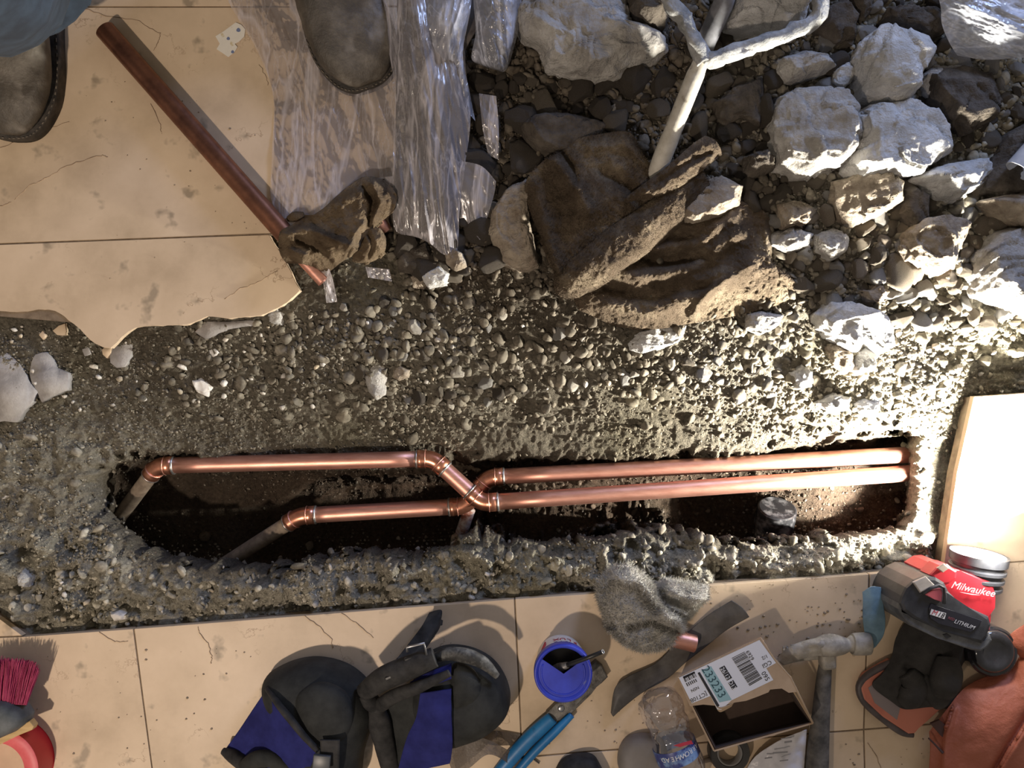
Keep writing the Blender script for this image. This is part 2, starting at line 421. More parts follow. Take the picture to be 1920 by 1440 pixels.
# trench opening as seen in the picture; each rim point at the height of its rim
TR = [(138, 905, -.04), (150, 890, -.05), (185, 855, -.08), (230, 838, -.10), (300, 830, -.11), (420, 838, -.115), (560, 842, -.115), (700, 848, -.12), (820, 845, -.12),
      (960, 832, -.12), (1100, 834, -.12), (1250, 834, -.11), (1400, 829, -.10), (1500, 812, -.09), (1560, 800, -.075), (1620, 785, -.06), (1680, 790, -.05), (1730, 810, -.04),
      (1742, 860, -.03), (1742, 910, -.03), (1738, 960, -.03), (1715, 988, -.03), (1640, 1000, -.03), (1560, 1004, -.03), (1500, 1012, -.035), (1440, 1018, -.035), (1370, 1016, -.04),
      (1330, 1000, -.04), (1290, 996, -.05), (1200, 992, -.055), (1130, 1000, -.05), (1080, 1014, -.045), (1030, 1014, -.045), (960, 1010, -.045), (900, 1004, -.045), (865, 1008, -.045), (830, 1030, -.04),
      (760, 1034, -.04), (700, 1030, -.04), (640, 1035, -.04), (590, 1050, -.035), (530, 1064, -.035), (470, 1066, -.035), (400, 1062, -.035), (330, 1045, -.035), (270, 1035, -.035),
      (235, 1015, -.035), (205, 990, -.035), (180, 965, -.035), (150, 940, -.035)]
TRw = [(P(a, b, z).x, P(a, b, z).y) for a, b, z in TR]
wob = np.stack([GX, GY, GX*0], -1)
wx = fbm(wob, 18, 4, 3)*.010+fbm(wob, 60, 3, 5, True)*.006; wy = fbm(wob, 18, 4, 9)*.010+fbm(wob, 55, 4, 7, True)*.014
d = sdist(GX+wx, GY+wy, TRw)
axisY = np.interp(GX, [-.7, -.45, 0, .4, .7], [-.165, -.19, -.20, -.185, -.16])
low = sstep(.02, -.05, GY-axisY)                             # 1 near the lower (picture) wall
cav = np.maximum(low, sstep(.64, .70, GX/1.0)*0+sstep(-.60, -.66, GX))
wid = .055*(1-low)+.014*low; wid = np.where(GX > .585, np.minimum(wid, .055-.038*sstep(.585, .62, GX)), wid)
zf = np.interp(GU, [100, 200, 350, 500, 650, 850, 950, 1100, 1300, 1450, 1600, 1760], [-.17, -.20, -.195, -.21, -.225, -.22, -.185, -.175, -.185, -.175, -.165, -.16])
zf = zf-.05*np.exp(-(((GU-1375)/70)**2+((GV-960)/40)**2))-.03*np.exp(-(((GU-620)/260)**2+((GV-985)/45)**2))
zf = zf+.03*np.exp(-(((GU-380)/130)**2+((GV-890)/60)**2))
zf = zf+.03*np.exp(-(((GU-1580)/90)**2+((GV-925)/60)**2))
zf = zf+fbm(wob, 14, 5, 21)*.012
s = sstep(0, 1, d/wid)
H = base.copy()
# noise fields
rub = sstep(700, 860, GU)*sstep(700, 560, GV)
rim = sstep(975, 1030, GV)*sstep(-.002, -.02, d)
rn = fbm(wob, 30, 5, 1); rn2 = fbm(wob, 75, 4, 2, True)
H += rub*(fbm(wob, 26, 5, 4)*.008+rn2*.004)
H += rim*(rn*.034+fbm(wob, 34, 5, 12, True, .6)*.026+np.abs(fbm(wob, 20, 3, 14))*.03-.006)
leftrim = sstep(330, 120, GU)*sstep(760, 860, GV)
H += leftrim*(rn*.016+fbm(wob, 45, 5, 13, True)*.012)
mid = (1-rub)*(1-rim)*sstep(560, 640, GV)
H += mid*(fbm(wob, 24, 5, 6)*.007+fbm(wob, 110, 3, 8)*.0018)
rightlip = sstep(1725, 1760, GU)*sstep(1000, 700, GV)*sstep(-.002, -.012, d)
H += rightlip*(rn*.007+fbm(wob, 50, 4, 23, True)*.006)
H = H*(1-s)+zf*s
H += s*fbm(wob, 60, 4, 15)*.004
H += (fbm(wob, 230, 2, 17)*.0018+fbm(wob, 120, 3, 19, True)*.0030)*(1-s*.3)
# under standing tiles: flat bed
BROKEN = [(-120, -260), (745, -260), (745, 100), (742, 300), (738, 437), (505, 437), (540, 500), (563, 545), (555, 552), (545, 562), (530, 573), (512, 582), (490, 592), (455, 594), (430, 598), (405, 594), (388, 592), (372, 600), (352, 609),
          (330, 609), (300, 611), (275, 611), (252, 614), (240, 622), (228, 632), (216, 645), (208, 653), (195, 652), (180, 645), (160, 628), (150, 617), (138, 607), (128, 601), (112, 586), (95, 580), (72, 579), (50, 584), (30, 585), (0, 582), (-120, 590)]
BROKEN_w = V2(BROKEN)
BOTTOM = [(-140, 1080), (0, 1160), (45, 1192), (250, 1178), (965, 1122), (1630, 1075), (1768, 1064), (1793, 887), (1825, 742), (2150, 722), (2150, 1700), (-140, 1700)]
BOTTOM_w = V2(BOTTOM)
for poly in (BROKEN_w, BOTTOM_w):
    dd = sdist(GX, GY, poly); t = sstep(-.004, .003, dd)
    H = H*(1-t)+np.minimum(H, -.0125)*t
# ragged dust line near the lower tile edge: keep ground below the tile face
dd = sdist(GX, GY, BOTTOM_w); H = np.where(dd > -.012, np.minimum(H, -.018+np.clip(-dd-.004, 0, .01)*-.2), H)
# the lower wall is undercut: shift deep points outward (towards the slab edge)
dep = np.clip(-.045-H, 0, .3)*s
GYd = GY-dep*.42*low
GXd = GX+dep*.45*sstep(.53, .63, GX)-dep*.40*sstep(-.52, -.62, GX)
Vg = np.stack([GXd, GYd, H], -1).reshape(-1, 3)
me = np_mesh('ground', Vg, grid_faces(ny, nx))
# earth tones: pale cement dust on the rims and the right, damp brown soil in the trench
dust = .27+.25*fbm(wob, 9, 4, 31)+.55*rim+.42*leftrim-.55*s+.20*rightlip+.22*sstep(1100, 1700, GU)*(1-s)+.15*fbm(wob, 55, 3, 33)-.20*rub*(1-sstep(1300, 1700, GU))
dust = np.clip(dust, 0, 1)
br = np.array([.072, .057, .041]); gr = np.array([.34, .315, .25]); ye = np.array([.17, .15, .085])
yel = np.clip(fbm(wob, 7, 3, 41)*1.2, 0, .7)[..., None]*(1-s[..., None])
gr = gr[None, None]*(1+.35*(rim*np.clip(.6+fbm(wob, 8, 3, 61)*1.4, 0, 1))[..., None]*np.array([1, 1.02, 1.15])); colr = br*(1-dust[..., None])+gr*dust[..., None]; colr = colr*(1-.5*yel)+(ye*(.5+dust[..., None]))*.5*yel
clay = (s*np.clip(.55+fbm(wob, 8, 4, 71), 0, 1))[..., None]; colr = colr*(1-clay)+np.array([.100, .068, .048])*clay
wet = (s*sstep(.35, .0, np.abs(fbm(wob, 10, 3, 51)))*.25)[..., None]; colr = colr*(1-wet)
ca = me.color_attributes.new('soil', 'FLOAT_COLOR', 'POINT')
ca.data.foreach_set('color', np.concatenate([colr.reshape(-1, 3), np.ones((nx*ny, 1))], 1).astype(np.float32).ravel())
M_soil = mat('soil', (.55, .55, .55), (1.35, 1.35, 1.35), .95, 0, 170, 1.0, 330, .007, attr='soil', lo=.3, hi=.7, spec=.15)
ground = part('ground', me, M_soil, org=(0, 0, -.25)); tag(ground, 'dug open earth trench with gravelly sloping sides and rough cement rim', kind='structure')

def gz(x, y):                                # ground height and shifted position at world x,y
    i = np.clip(((np.asarray(y)-Y0)/(Y1-Y0)*(ny-1)).round().astype(int), 0, ny-1); j = np.clip(((np.asarray(x)-X0)/(X1-X0)*(nx-1)).round().astype(int), 0, nx-1)
    return GXd[i, j], GYd[i, j], H[i, j], s[i, j]
def gzp(u, v, z=0):                          # ground height under a pixel
    for _ in range(4):
        p = P(u, v, z); z = float(gz(p.x, p.y)[2])
    return z

# ------------------------------------------------------------------ the tiled floor: each stone tile its own piece
M_tile = mat('cream_stone_tile', (.43, .325, .215), (.70, .55, .39), .48, 0, 6, .12, 30, .002, c3=(.60, .465, .32), lo=.28, hi=.68, spec=.35, spots=((.36, .285, .20), 26, .63), detail=9)
def add_cracks(m):                           # fine brown veins and hairline cracks of the stone
    N = m.node_tree.nodes; L = m.node_tree.links; b = N['Principled BSDF']; src = b.inputs['Base Color'].links[0].from_socket
    tc = N.new('ShaderNodeTexCoord'); n = N.new('ShaderNodeTexNoise'); n.inputs['Scale'].default_value = 4.2; n.inputs['Detail'].default_value = 9; n.inputs['Roughness'].default_value = .6
    L.new(tc.outputs['Object'], n.inputs['Vector'])
    a = N.new('ShaderNodeMath'); a.operation = 'SUBTRACT'; a.inputs[1].default_value = .47; L.new(n.outputs['Fac'], a.inputs[0])
    ab = N.new('ShaderNodeMath'); ab.operation = 'ABSOLUTE'; L.new(a.outputs[0], ab.inputs[0])
    mr = N.new('ShaderNodeMapRange'); mr.inputs[1].default_value = 0; mr.inputs[2].default_value = .0035; mr.inputs[3].default_value = .75; mr.inputs[4].default_value = 0; L.new(ab.outputs[0], mr.inputs[0])
    n2 = N.new('ShaderNodeTexNoise'); n2.inputs['Scale'].default_value = 6; L.new(tc.outputs['Object'], n2.inputs['Vector'])
    m2 = N.new('ShaderNodeMapRange'); m2.inputs[1].default_value = .48; m2.inputs[2].default_value = .6; L.new(n2.outputs['Fac'], m2.inputs[0])
    mu = N.new('ShaderNodeMath'); mu.operation = 'MULTIPLY'; L.new(mr.outputs[0], mu.inputs[0]); L.new(m2.outputs[0], mu.inputs[1])
    mx = N.new('ShaderNodeMix'); mx.data_type = 'RGBA'; L.new(mu.outputs[0], mx.inputs[0]); L.new(src, mx.inputs[6]); mx.inputs[7].default_value = (.22, .13, .07, 1)
    L.new(mx.outputs[2], b.inputs['Base Color'])
add_cracks(M_tile)
M_grout = mat('grout', (.14, .10, .065), (.25, .19, .13), .95, 0, 60, .4, 200, .001)
floor = empty('floor', (0, -.5, -.03), None, None); floor['kind'] = 'structure'; floor['label'] = 'cream stone tile floor with thin brown joints'
def shrink(pts, d):                          # inset straight tile outline by d metres for the joints
    out = []; n = len(pts); Q = [Vector(P(a, b)[:2]) for a, b in pts]
    A = sum(Q[i].x*Q[(i+1) % n].y-Q[(i+1) % n].x*Q[i].y for i in range(n)); sg = 1 if A > 0 else -1
    for i in range(n):
        a, b, c = Q[i-1], Q[i], Q[(i+1) % n]; e1 = (b-a).normalized(); e2 = (c-b).normalized()
        n1 = Vector((-e1.y, e1.x))*sg; n2 = Vector((-e2.y, e2.x))*sg; m = (n1+n2).normalized(); k = d/max(.35, m.dot(n1)); out.append(tuple(b+m*k))
    return out
def rag(pts, amp=3, step=7):                 # broken edge: subdivide and jitter
    out = []
    for i in range(len(pts)-1):
        a, b = pts[i], pts[i+1]; L = math.hypot(b[0]-a[0], b[1]-a[1]); n = max(1, int(L/step))
        for k in range(n):
            t = k/n; out.append((a[0]+(b[0]-a[0])*t+(random.uniform(-amp, amp) if k else 0), a[1]+(b[1]-a[1])*t+(random.uniform(-amp, amp) if k else 0)))
    out.append(pts[-1]); return out
J = .0011
TILES = [
 [(-140, 1200), (45, 1193), (250, 1178), (286, 1448), (306, 1640), (-140, 1640)],
 [(250, 1178), (965, 1122), (979, 1420), (986, 1640), (306, 1640), (286, 1448)],
 [(965, 1122), (1630, 1075), (1620, 1368), (979, 1420)],
 [(979, 1420), (1620, 1368), (1626, 1640), (986, 1640)],
 [(1630, 1075), (1768, 1064), (2150, 1036), (2150, 1326), (1620, 1368)],
 [(1620, 1368), (2150, 1326), (2150, 1640), (1626, 1640)],
 [(1825, 742), (2150, 720), (2150, 1036), (1768, 1064), (1793, 887)],
 [(-140, 1080), (0, 1160), (45, 1193), (-140, 1200)],
 [(-140, -260), (745, -260), (745, 12), (160, 13), (-140, 20)],
 [(-140, 20), (160, 13), (745, 12), (743, 300), (738, 433), (505, 438), (300, 446), (-140, 462)],
]
TILES += [[(-1200, 20), (-140, 20), (-140, 462), (-1200, 500)], [(-1200, 500), (-140, 462), (-140, 1080), (-1200, 1100)], [(-1200, 1240), (-140, 1200), (-140, 1640), (-1200, 1700)], [(-1200, 1100), (-140, 1080), (-140, 1200), (-1200, 1240)],
 [(-1200, -1000), (-140, -1000), (-140, 20), (-1200, 20)], [(-140, -1000), (745, -1000), (745, -260), (-140, -260)], [(745, -1000), (1500, -1000), (1500, -190), (745, -190)], [(1500, -1000), (2950, -1000), (2950, -190), (1500, -190)],
 [(-1200, 1700), (306, 1640), (306, 2400), (-1200, 2400)], [(306, 1640), (1626, 1640), (1626, 2400), (306, 2400)], [(1626, 1640), (2950, 1640), (2950, 2400), (1626, 2400)], [(2150, 720), (2950, 670), (2950, 1640), (2150, 1640)], [(2225, -190), (2950, -190), (2950, 670), (2225, 718)]]
for t in TILES:
    Q = shrink(t, J); part('tile', slab(Q, -.0105+random.uniform(-.0003, 0), random.uniform(-.0004, .0004), .0008, px=False), M_tile, floor, smooth=False)
T10 = [(-140, 462), (300, 446), (505, 438)]+rag(BROKEN[5:38], 1.6, 9)[0:]+[(-140, 592)]
T10 = [(-140, 464), (300, 448), (502, 440)]+rag([(506, 442)]+BROKEN[6:39], 1.3, 9)+[(-140, 592)]
bt = part('tile', slab(T10, -.0105, 0, .0010), M_tile, floor, smooth=False); bt['label'] = 'tile with a long jagged broken edge'
for poly in ([(-150, 1074), (0, 1163), (44, 1196), (250, 1181), (965, 1125), (1630, 1078), (1770, 1067), (1796, 890), (1828, 745), (2160, 724), (2160, 1650), (-150, 1650)],
             [(-150, -270), (742, -270), (739, 434), (503, 440), (480, 560), (200, 610), (-150, 580)]):
    part('mortar_bed', slab(poly, -.032, -.0018 if poly[0][1] > 0 else -.0018, 0, zat=0), M_grout, floor, smooth=False)
# mortar face under the sawn tile line, its shade painted as dark colour
edge = [(45, 1193), (250, 1178), (965, 1122), (1300, 1098)]
M_edge = mat('shaded_mortar', (.045, .043, .042), (.13, .125, .12), .9, 0, 70, .6, 240, .002)
part('sawn_edge', loft([[(u, v, -.0108) for u, v in edge], [(u, v-1.5, -.03) for u, v in edge], [(u, v-9, -.034) for u, v in edge]], 60, 8, lambda G: .0016*fbm(G*np.array([.02, .02, 1]), 4, 3, 3)), M_edge, floor)
# ------------------------------------------------------------------ broken concrete chunks lying on the heap
CH = [  # outline, base z, height, material, label, roughness amp, tilt
 ([(978, -10), (968, 40), (985, 75), (1020, 92), (1028, 128), (1060, 138), (1110, 146), (1150, 148), (1190, 132), (1240, 120), (1268, 98), (1262, 70), (1225, 55), (1190, 50), (1175, 10), (1160, -30), (1000, -40)], .004, .075, 'c', 'largest concrete chunk at the top edge, brown on top with a pale crumbling lower face', .007),
 ([(1368, -40), (1362, 55), (1395, 62), (1420, 58), (1455, 75), (1490, 68), (1502, 45), (1500, -10), (1520, -40)], .01, .085, 'w', 'bluish white concrete chunk above the shovel grip at the top edge', .006),
 ([(1640, 58), (1655, 55), (1690, 68), (1735, 75), (1753, 95), (1725, 140), (1700, 195), (1640, 202), (1605, 195), (1608, 170), (1603, 110), (1612, 85)], .03, .065, 'w', 'pale triangular concrete chunk with a sharp right corner', .005),
 ([(1452, 210), (1468, 185), (1510, 170), (1565, 178), (1590, 210), (1594, 250), (1590, 290), (1560, 320), (1500, 330), (1458, 315), (1450, 270)], .012, .085, 'c', 'round topped grey concrete chunk with a brown stained pit, left of the wide one', .008),
 ([(1594, 225), (1640, 205), (1690, 198), (1740, 212), (1768, 240), (1780, 278), (1750, 305), (1715, 330), (1660, 325), (1610, 335), (1585, 318), (1592, 270)], .018, .085, 'w', 'wide bluish grey concrete chunk with a crumbled lower edge', .008),
 ([(1728, 150), (1748, 128), (1815, 125), (1868, 130), (1872, 190), (1850, 230), (1800, 252), (1770, 240), (1735, 190)], .012, .06, 'd', 'dark grey chunk with a dirt crusted lower rim under the right plastic sheet', .006),
 ([(1722, 148), (1750, 128), (1815, 128), (1805, 165), (1798, 200), (1765, 200), (1732, 182)], .05, .035, 'c', 'small grey slab leaning on the dark dirt crusted chunk', .004),
 ([(1700, 340), (1740, 322), (1800, 305), (1850, 298), (1858, 318), (1835, 350), (1790, 380), (1755, 372), (1720, 350)], .02, .05, 'w', 'pale jagged chunk below the wide bluish one', .006),
 ([(1562, 345), (1600, 330), (1655, 325), (1682, 350), (1680, 380), (1640, 405), (1600, 430), (1570, 410), (1560, 375)], .012, .055, 'b', 'tan crumbly chunk directly under the two joined bluish chunks', .007),
 ([(1690, 440), (1720, 415), (1765, 412), (1800, 425), (1798, 465), (1785, 505), (1745, 515), (1705, 490), (1686, 470)], .006, .06, 'b', 'orange tinged chunk in the middle of the right rubble', .007),
 ([(1834, 470), (1865, 440), (1930, 430), (1990, 450), (1990, 590), (1925, 590), (1880, 570), (1838, 550), (1828, 510)], .008, .08, 'c', 'big grey chunk cut off by the right edge under the brown one', .006),
 ([(1838, 378), (1880, 370), (1940, 360), (1990, 380), (1990, 440), (1930, 442), (1895, 420), (1862, 402)], .03, .055, 'b', 'brown earthy slab at the right edge below the grey pipe end', .004),
 ([(1880, 260), (1915, 235), (1960, 250), (1950, 320), (1915, 350), (1895, 372), (1865, 375), (1838, 360), (1850, 320)], .012, .05, 'd', 'dark brown rock with a yellow chip, beside the grey pipe end', .005),
 ([(1526, 590), (1560, 568), (1600, 572), (1640, 590), (1664, 615), (1668, 650), (1650, 662), (1622, 640), (1600, 655), (1560, 635), (1535, 612)], -.004, .05, 'w', 'bright white chunk lit by the work light beside the towel corner', .006),
 ([(1545, 650), (1565, 640), (1590, 655), (1600, 690), (1585, 700), (1560, 680)], -.012, .03, 'b', 'small brown shard below the bright white chunk', .003),
 ([(1598, 665), (1622, 650), (1640, 668), (1635, 690), (1612, 702), (1598, 695)], -.012, .03, 'w', 'small white piece touching the underside of the bright white chunk', .003),
 ([(980, 240), (1000, 222), (1060, 216), (1105, 225), (1150, 235), (1130, 262), (1080, 285), (1040, 300), (1000, 288), (985, 265)], .003, .05, 'd', 'dark smooth rock above the top of the brown towel', .003),
 ([(925, 395), (945, 360), (985, 340), (1000, 350), (990, 420), (1010, 500), (975, 520), (940, 500), (920, 440)], -.004, .045, 'b', 'brown rock to the left of the folded towel', .005),
 ([(1300, 345), (1350, 330), (1395, 350), (1385, 385), (1340, 410), (1295, 425), (1262, 410), (1270, 370)], .008, .06, 'b', 'brown gritty rock under the end of the folded towel', .005),
 ([(1395, 300), (1430, 285), (1452, 295), (1450, 320), (1410, 335), (1390, 325)], .012, .04, 'd', 'knobbly dark rock left of the stained concrete chunk', .005),
 ([(1335, 195), (1375, 170), (1425, 150), (1435, 200), (1420, 240), (1385, 225), (1350, 245)], .008, .035, 'd', 'flat dark rock with a pale lower rim right of the shovel shaft', .004),
 ([(1455, 115), (1500, 98), (1545, 108), (1562, 130), (1530, 150), (1475, 155), (1455, 140)], .01, .045, 'c', 'dull grey rock above the stained concrete chunk', .004),
 ([(1535, 20), (1580, 0), (1600, 40), (1605, 80), (1560, 85), (1530, 60)], .012, .04, 'd', 'greenish brown rock at the top, right of the shovel grip', .004),
 ([(1592, -20), (1625, -20), (1632, 25), (1612, 42), (1590, 20)], .015, .04, 'd', 'tall narrow rock at the top edge', .003),
 ([(1560, 140), (1585, 118), (1600, 125), (1592, 155), (1575, 170), (1555, 160)], .02, .035, 'w', 'small pale rock wedged left of the triangular chunk', .003),
 ([(1660, 20), (1700, 15), (1750, 25), (1770, 60), (1740, 75), (1690, 60), (1655, 45)], .01, .04, 'd', 'crumbly dark lump of earth beside the right plastic sheet', .005),
 ([(1700, 350), (1730, 370), (1735, 420), (1705, 430), (1680, 405), (1685, 360)], .01, .045, 'd', 'dark wedge of rock between the tan and the pale jagged chunk', .003),
 ([(1445, 440), (1475, 430), (1520, 440), (1515, 465), (1470, 472), (1445, 462)], .006, .035, 'c', 'flat lit shard at the right side of the towel', .004),
 ([(1525, 445), (1560, 430), (1590, 450), (1580, 480), (1550, 490), (1528, 470)], .006, .035, 'c', 'pointed grey shard two stones right of the towel', .004),
 ([(1455, 385), (1500, 375), (1530, 395), (1500, 425), (1465, 430)], .01, .035, 'b', 'thin angular shard above the towel corner', .004),
 ([(1610, 545), (1640, 535), (1668, 548), (1655, 565), (1620, 568)], .002, .025, 'b', 'dark flat shard above the bright white chunk', .003),
 ([(1400, 590), (1430, 583), (1472, 590), (1460, 610), (1425, 628), (1398, 615)], -.006, .022, 'c', 'yellowish stone just under the towel hem', .002),
 ([(688, 690), (705, 678), (725, 685), (728, 710), (722, 740), (705, 750), (692, 735), (682, 705)], -.048, .022, 'c', 'tall flat grey stone on the gravel slope left of the tan pebble', .0015),
 ([(735, 693), (752, 685), (770, 693), (768, 708), (748, 714), (735, 706)], -.048, .018, 'b', 'tan pebble beside the tall flat grey stone', .0015),
 ([(790, 520), (825, 500), (845, 515), (838, 535), (805, 542)], -.014, .028, 'w', 'pale oval stone below the loose end of the plastic', .002),
 ([(832, 475), (850, 462), (868, 478), (875, 500), (855, 508), (838, 495)], -.008, .03, 'b', 'brown rounded stone at the tip of the plastic', .002),
 ([(770, 520), (790, 512), (802, 525), (795, 542), (775, 540)], -.014, .02, 'b', 'small brown stone left of the pale oval stone', .002),
 ([(765, 470), (800, 455), (815, 500), (790, 515), (750, 510), (745, 490)], -.012, .025, 'd', 'dark flat rock right of the pipe wrapped in the rag', .002),
 ([(1172, -40), (1174, 20), (1190, 48), (1215, 57), (1245, 44), (1258, 10), (1250, -40)], .03, .05, 'd', 'dark rounded rock with pale smears in the notch of the largest chunk', .004),
 ([(966, 28), (985, 22), (1010, 34), (1026, 60), (1030, 92), (1008, 82), (984, 62)], .03, .03, 'b', 'tan wedge of stone at the left side of the largest chunk', .003),
 ([(1175, 640), (1200, 622), (1250, 615), (1290, 608), (1270, 640), (1235, 655), (1195, 665), (1178, 658)], -.028, .022, 'w', 'low pale crumbling lump below the towel hem', .005),
 ([(1530, 755), (1560, 738), (1590, 745), (1588, 768), (1560, 775)], -.04, .03, 'w', 'white rounded stone near the right end of the trench', .003),
 ([(1600, 758), (1630, 740), (1650, 752), (1640, 770), (1612, 780)], -.035, .025, 'w', 'pale wedge shaped stone at the right end of the trench rim', .003),
 ([(1480, 700), (1500, 685), (1520, 695), (1518, 725), (1492, 728)], -.04, .028, 'w', 'pale knob of concrete on the lit slope', .003),
 ([(362, 712), (380, 706), (402, 726), (390, 744), (370, 734)], -.036, .012, 'W', 'bright white angular chip on the left gravel slope', .0012),
 ([(390, 655), (408, 650), (418, 662), (405, 674), (392, 668)], -.022, .01, 'W', 'white chip above the bright angular chip', .001),
 ([(30, 925), (5, 940), (2, 935), (18, 926)], -.012, .01, 'W', 'thin white chip near the left edge', .001),
 ([(38, 1075), (50, 1065), (62, 1080), (55, 1100), (42, 1098)], -.022, .02, 'w', 'grey stone on the left rim above the tile corner', .002),
 ([(210, 1148), (228, 1142), (245, 1150), (240, 1160), (215, 1164)], -.022, .012, 'W', 'flat white flake by the sawn tile edge', .001),
 ([(500, 580), (520, 575), (540, 590), (530, 610), (505, 605)], -.016, .01, 'w', 'light mortar lump under the broken tile tip', .002),
]
PAL = {'c': M_conc, 'w': M_concw, 'b': M_concb, 'd': M_stoned, 'W': mat('white_chip', (.55, .52, .48), (.78, .76, .72), .8, 0, 60, .4, 200, .001)}
OCC = []
for i, (pts, zb, hh, pm, lab, amp) in enumerate(CH):
    if not lab: continue
    big = hh > .04
    cx = sum(p[0] for p in pts)/len(pts); cy = sum(p[1] for p in pts)/len(pts)
    zg = gzp(cx, cy); zb = min(zb, zg+.03) if big else zg-.004
    z0 = min(zb, zg)-.012; hh = hh+(zb-z0)
    me = blob(pts, z0, hh, 6 if big and hh > .055 else 5, .30, amp*2.2, 22 if big else 50, i*3+1, True, flat=.3, craggy=1.2, tilt=(random.uniform(-.12, .12), random.uniform(-.1, .1)), cuts=5)
    o = part('concrete_chunk' if pm in 'cw' and big else 'stone', me, PAL[pm]); tag(o, lab, 'rock' if not (pm in 'cw' and big) else 'concrete')
    OCC.append(pts)

# ------------------------------------------------------------------ flat leftovers of thinset and tile on the left
FL = [([(-60, 640), (0, 652), (22, 668), (42, 690), (52, 712), (70, 735), (62, 752), (46, 770), (30, 792), (8, 788), (-60, 800)], 'large mauve grey patch of old thinset at the left edge', M_mortar, .010),
      ([(58, 680), (66, 664), (88, 660), (100, 676), (105, 690), (128, 700), (127, 732), (110, 738), (95, 744), (78, 755), (70, 738), (56, 708)], 'second grey patch of thinset right of the large one', M_mortar, .009),
      ([(208, 655), (222, 640), (245, 628), (252, 640), (246, 668), (232, 688), (218, 690), (206, 680)], 'grey mortar flake hanging under the broken tile tooth', M_mortar, .007),
      ([(388, 602), (430, 603), (470, 600), (490, 604), (470, 612), (430, 616), (385, 636), (365, 622)], 'thin grey bed of mortar under the broken tile edge', M_mortar, .006),
      ([(98, 620), (110, 610), (122, 606), (123, 628), (106, 628)], 'cream tile chip below the broken edge', M_tile, .006),
      ([(72, 628), (80, 619), (86, 630), (80, 637)], 'small cream tile chip beside the larger chip', M_tile, .005),
      ([(153, 655), (165, 650), (170, 664), (158, 668)], 'square grey tile chip under the broken tile tooth', M_mortar, .006),
      ([(190, 655), (212, 645), (208, 662), (200, 672), (192, 665)], 'cream splinter at the tip of the broken tile tooth', M_tile, .006)]
for pts, lab, m, h in FL:
    cx = sum(p[0] for p in pts)/len(pts); cy = sum(p[1] for p in pts)/len(pts); z = gzp(cx, cy)
    q = rag(pts+[pts[0]], 1.5, 8)[:-1]
    o = part('mortar_flake' if m is M_mortar else 'tile_chip', slab(q, z-.006, z+h*.7, .0012), m); tag(o, lab, 'mortar' if m is M_mortar else 'tile chip'); OCC.append(pts)

# ------------------------------------------------------------------ loose stones: individuals first, grit as stuff
TOWEL = [(985, 335), (1050, 270), (1200, 245), (1340, 255), (1355, 300), (1395, 400), (1440, 400), (1450, 500), (1490, 520), (1480, 570), (1290, 610), (1200, 630), (1080, 590), (1035, 545), (1000, 450)]
RAG = [(525, 440), (600, 400), (690, 330), (740, 350), (735, 430), (725, 480), (620, 515), (530, 495)]
OCC_t = OCC+[TOWEL, RAG]
PROT = []
for k in range(9):
    V, F = ico(3); q = V.copy()
    for _ in range(9):
        n_ = RNG.normal(size=3); n_ /= np.linalg.norm(n_); e_ = np.clip(q @ n_-RNG.uniform(.5, .8), 0, None); q = q-e_[:, None]*n_
    d = fbm(q, 1.6, 4, k*5, True); q = q*np.array([1.2, .95, .75])*(1+d[:, None]*.13); me0 = np_mesh('stone', q, F); me0.polygons.foreach_set('use_smooth', [k % 3 == 0]*len(F)); PROT.append(me0)
PROTM = {}
def proto(k, m):
    if (k, m.name) not in PROTM:
        c = PROT[k].copy(); c.materials.append(m); PROTM[(k, m.name)] = c
    return PROTM[(k, m.name)]
placed = []
def try_place(u, v, r, polys, gap=.8):
    for a, b, c in placed:
        if abs(a-u) < (r+c)*gap and abs(b-v) < (r+c)*gap and (a-u)**2+(b-v)**2 < ((r+c)*gap)**2: return False
    A, B = np.array([u]), np.array([v])
    for q in polys:
        if inside(A, B, q)[0]: return False
    return True
ZONES = [  # region, n, rmin, rmax (px), label, group, materials
 ([(750, 330), (900, 120), (980, 130), (1040, 150), (1260, 140), (1220, 250), (1010, 250), (970, 340), (930, 520), (760, 530), (740, 440)], 78, 11, 30, 'dirt-coated stone between the plastic film and the brown towel', 'stones left of the towel', [M_stoned, M_stoned, M_stone]),
 ([(1270, 60), (1460, 90), (1450, 330), (1480, 340), (1440, 420), (1380, 380), (1350, 250), (1270, 250), (1290, 130)], 46, 10, 26, 'dirt-coated stone between the shovel shaft and the concrete chunks', 'stones right of the shovel', [M_stoned, M_stone]),
 ([(1440, 340), (1920, 330), (1925, 600), (1700, 620), (1500, 560), (1455, 480)], 78, 10, 26, 'lit grey stone below the large concrete chunks', 'stones below the chunks', [M_stone, M_conc, M_concb]),
 ([(1500, -10), (1780, -10), (1800, 120), (1925, 110), (1925, 240), (1780, 300), (1600, 210), (1500, 120)], 40, 9, 24, 'shaded stone between the big chunks at the top right', 'stones among the top right chunks', [M_stoned, M_stone, M_conc]),
 ([(640, 560), (1000, 580), (1200, 660), (1500, 620), (1500, 760), (1200, 720), (900, 760), (650, 770)], 58, 7, 15, 'small stone half buried in the slope above the copper pipes', 'small stones on the slope', [M_stone, M_conc, M_stoned, M_stonew]),
]
NST = 0
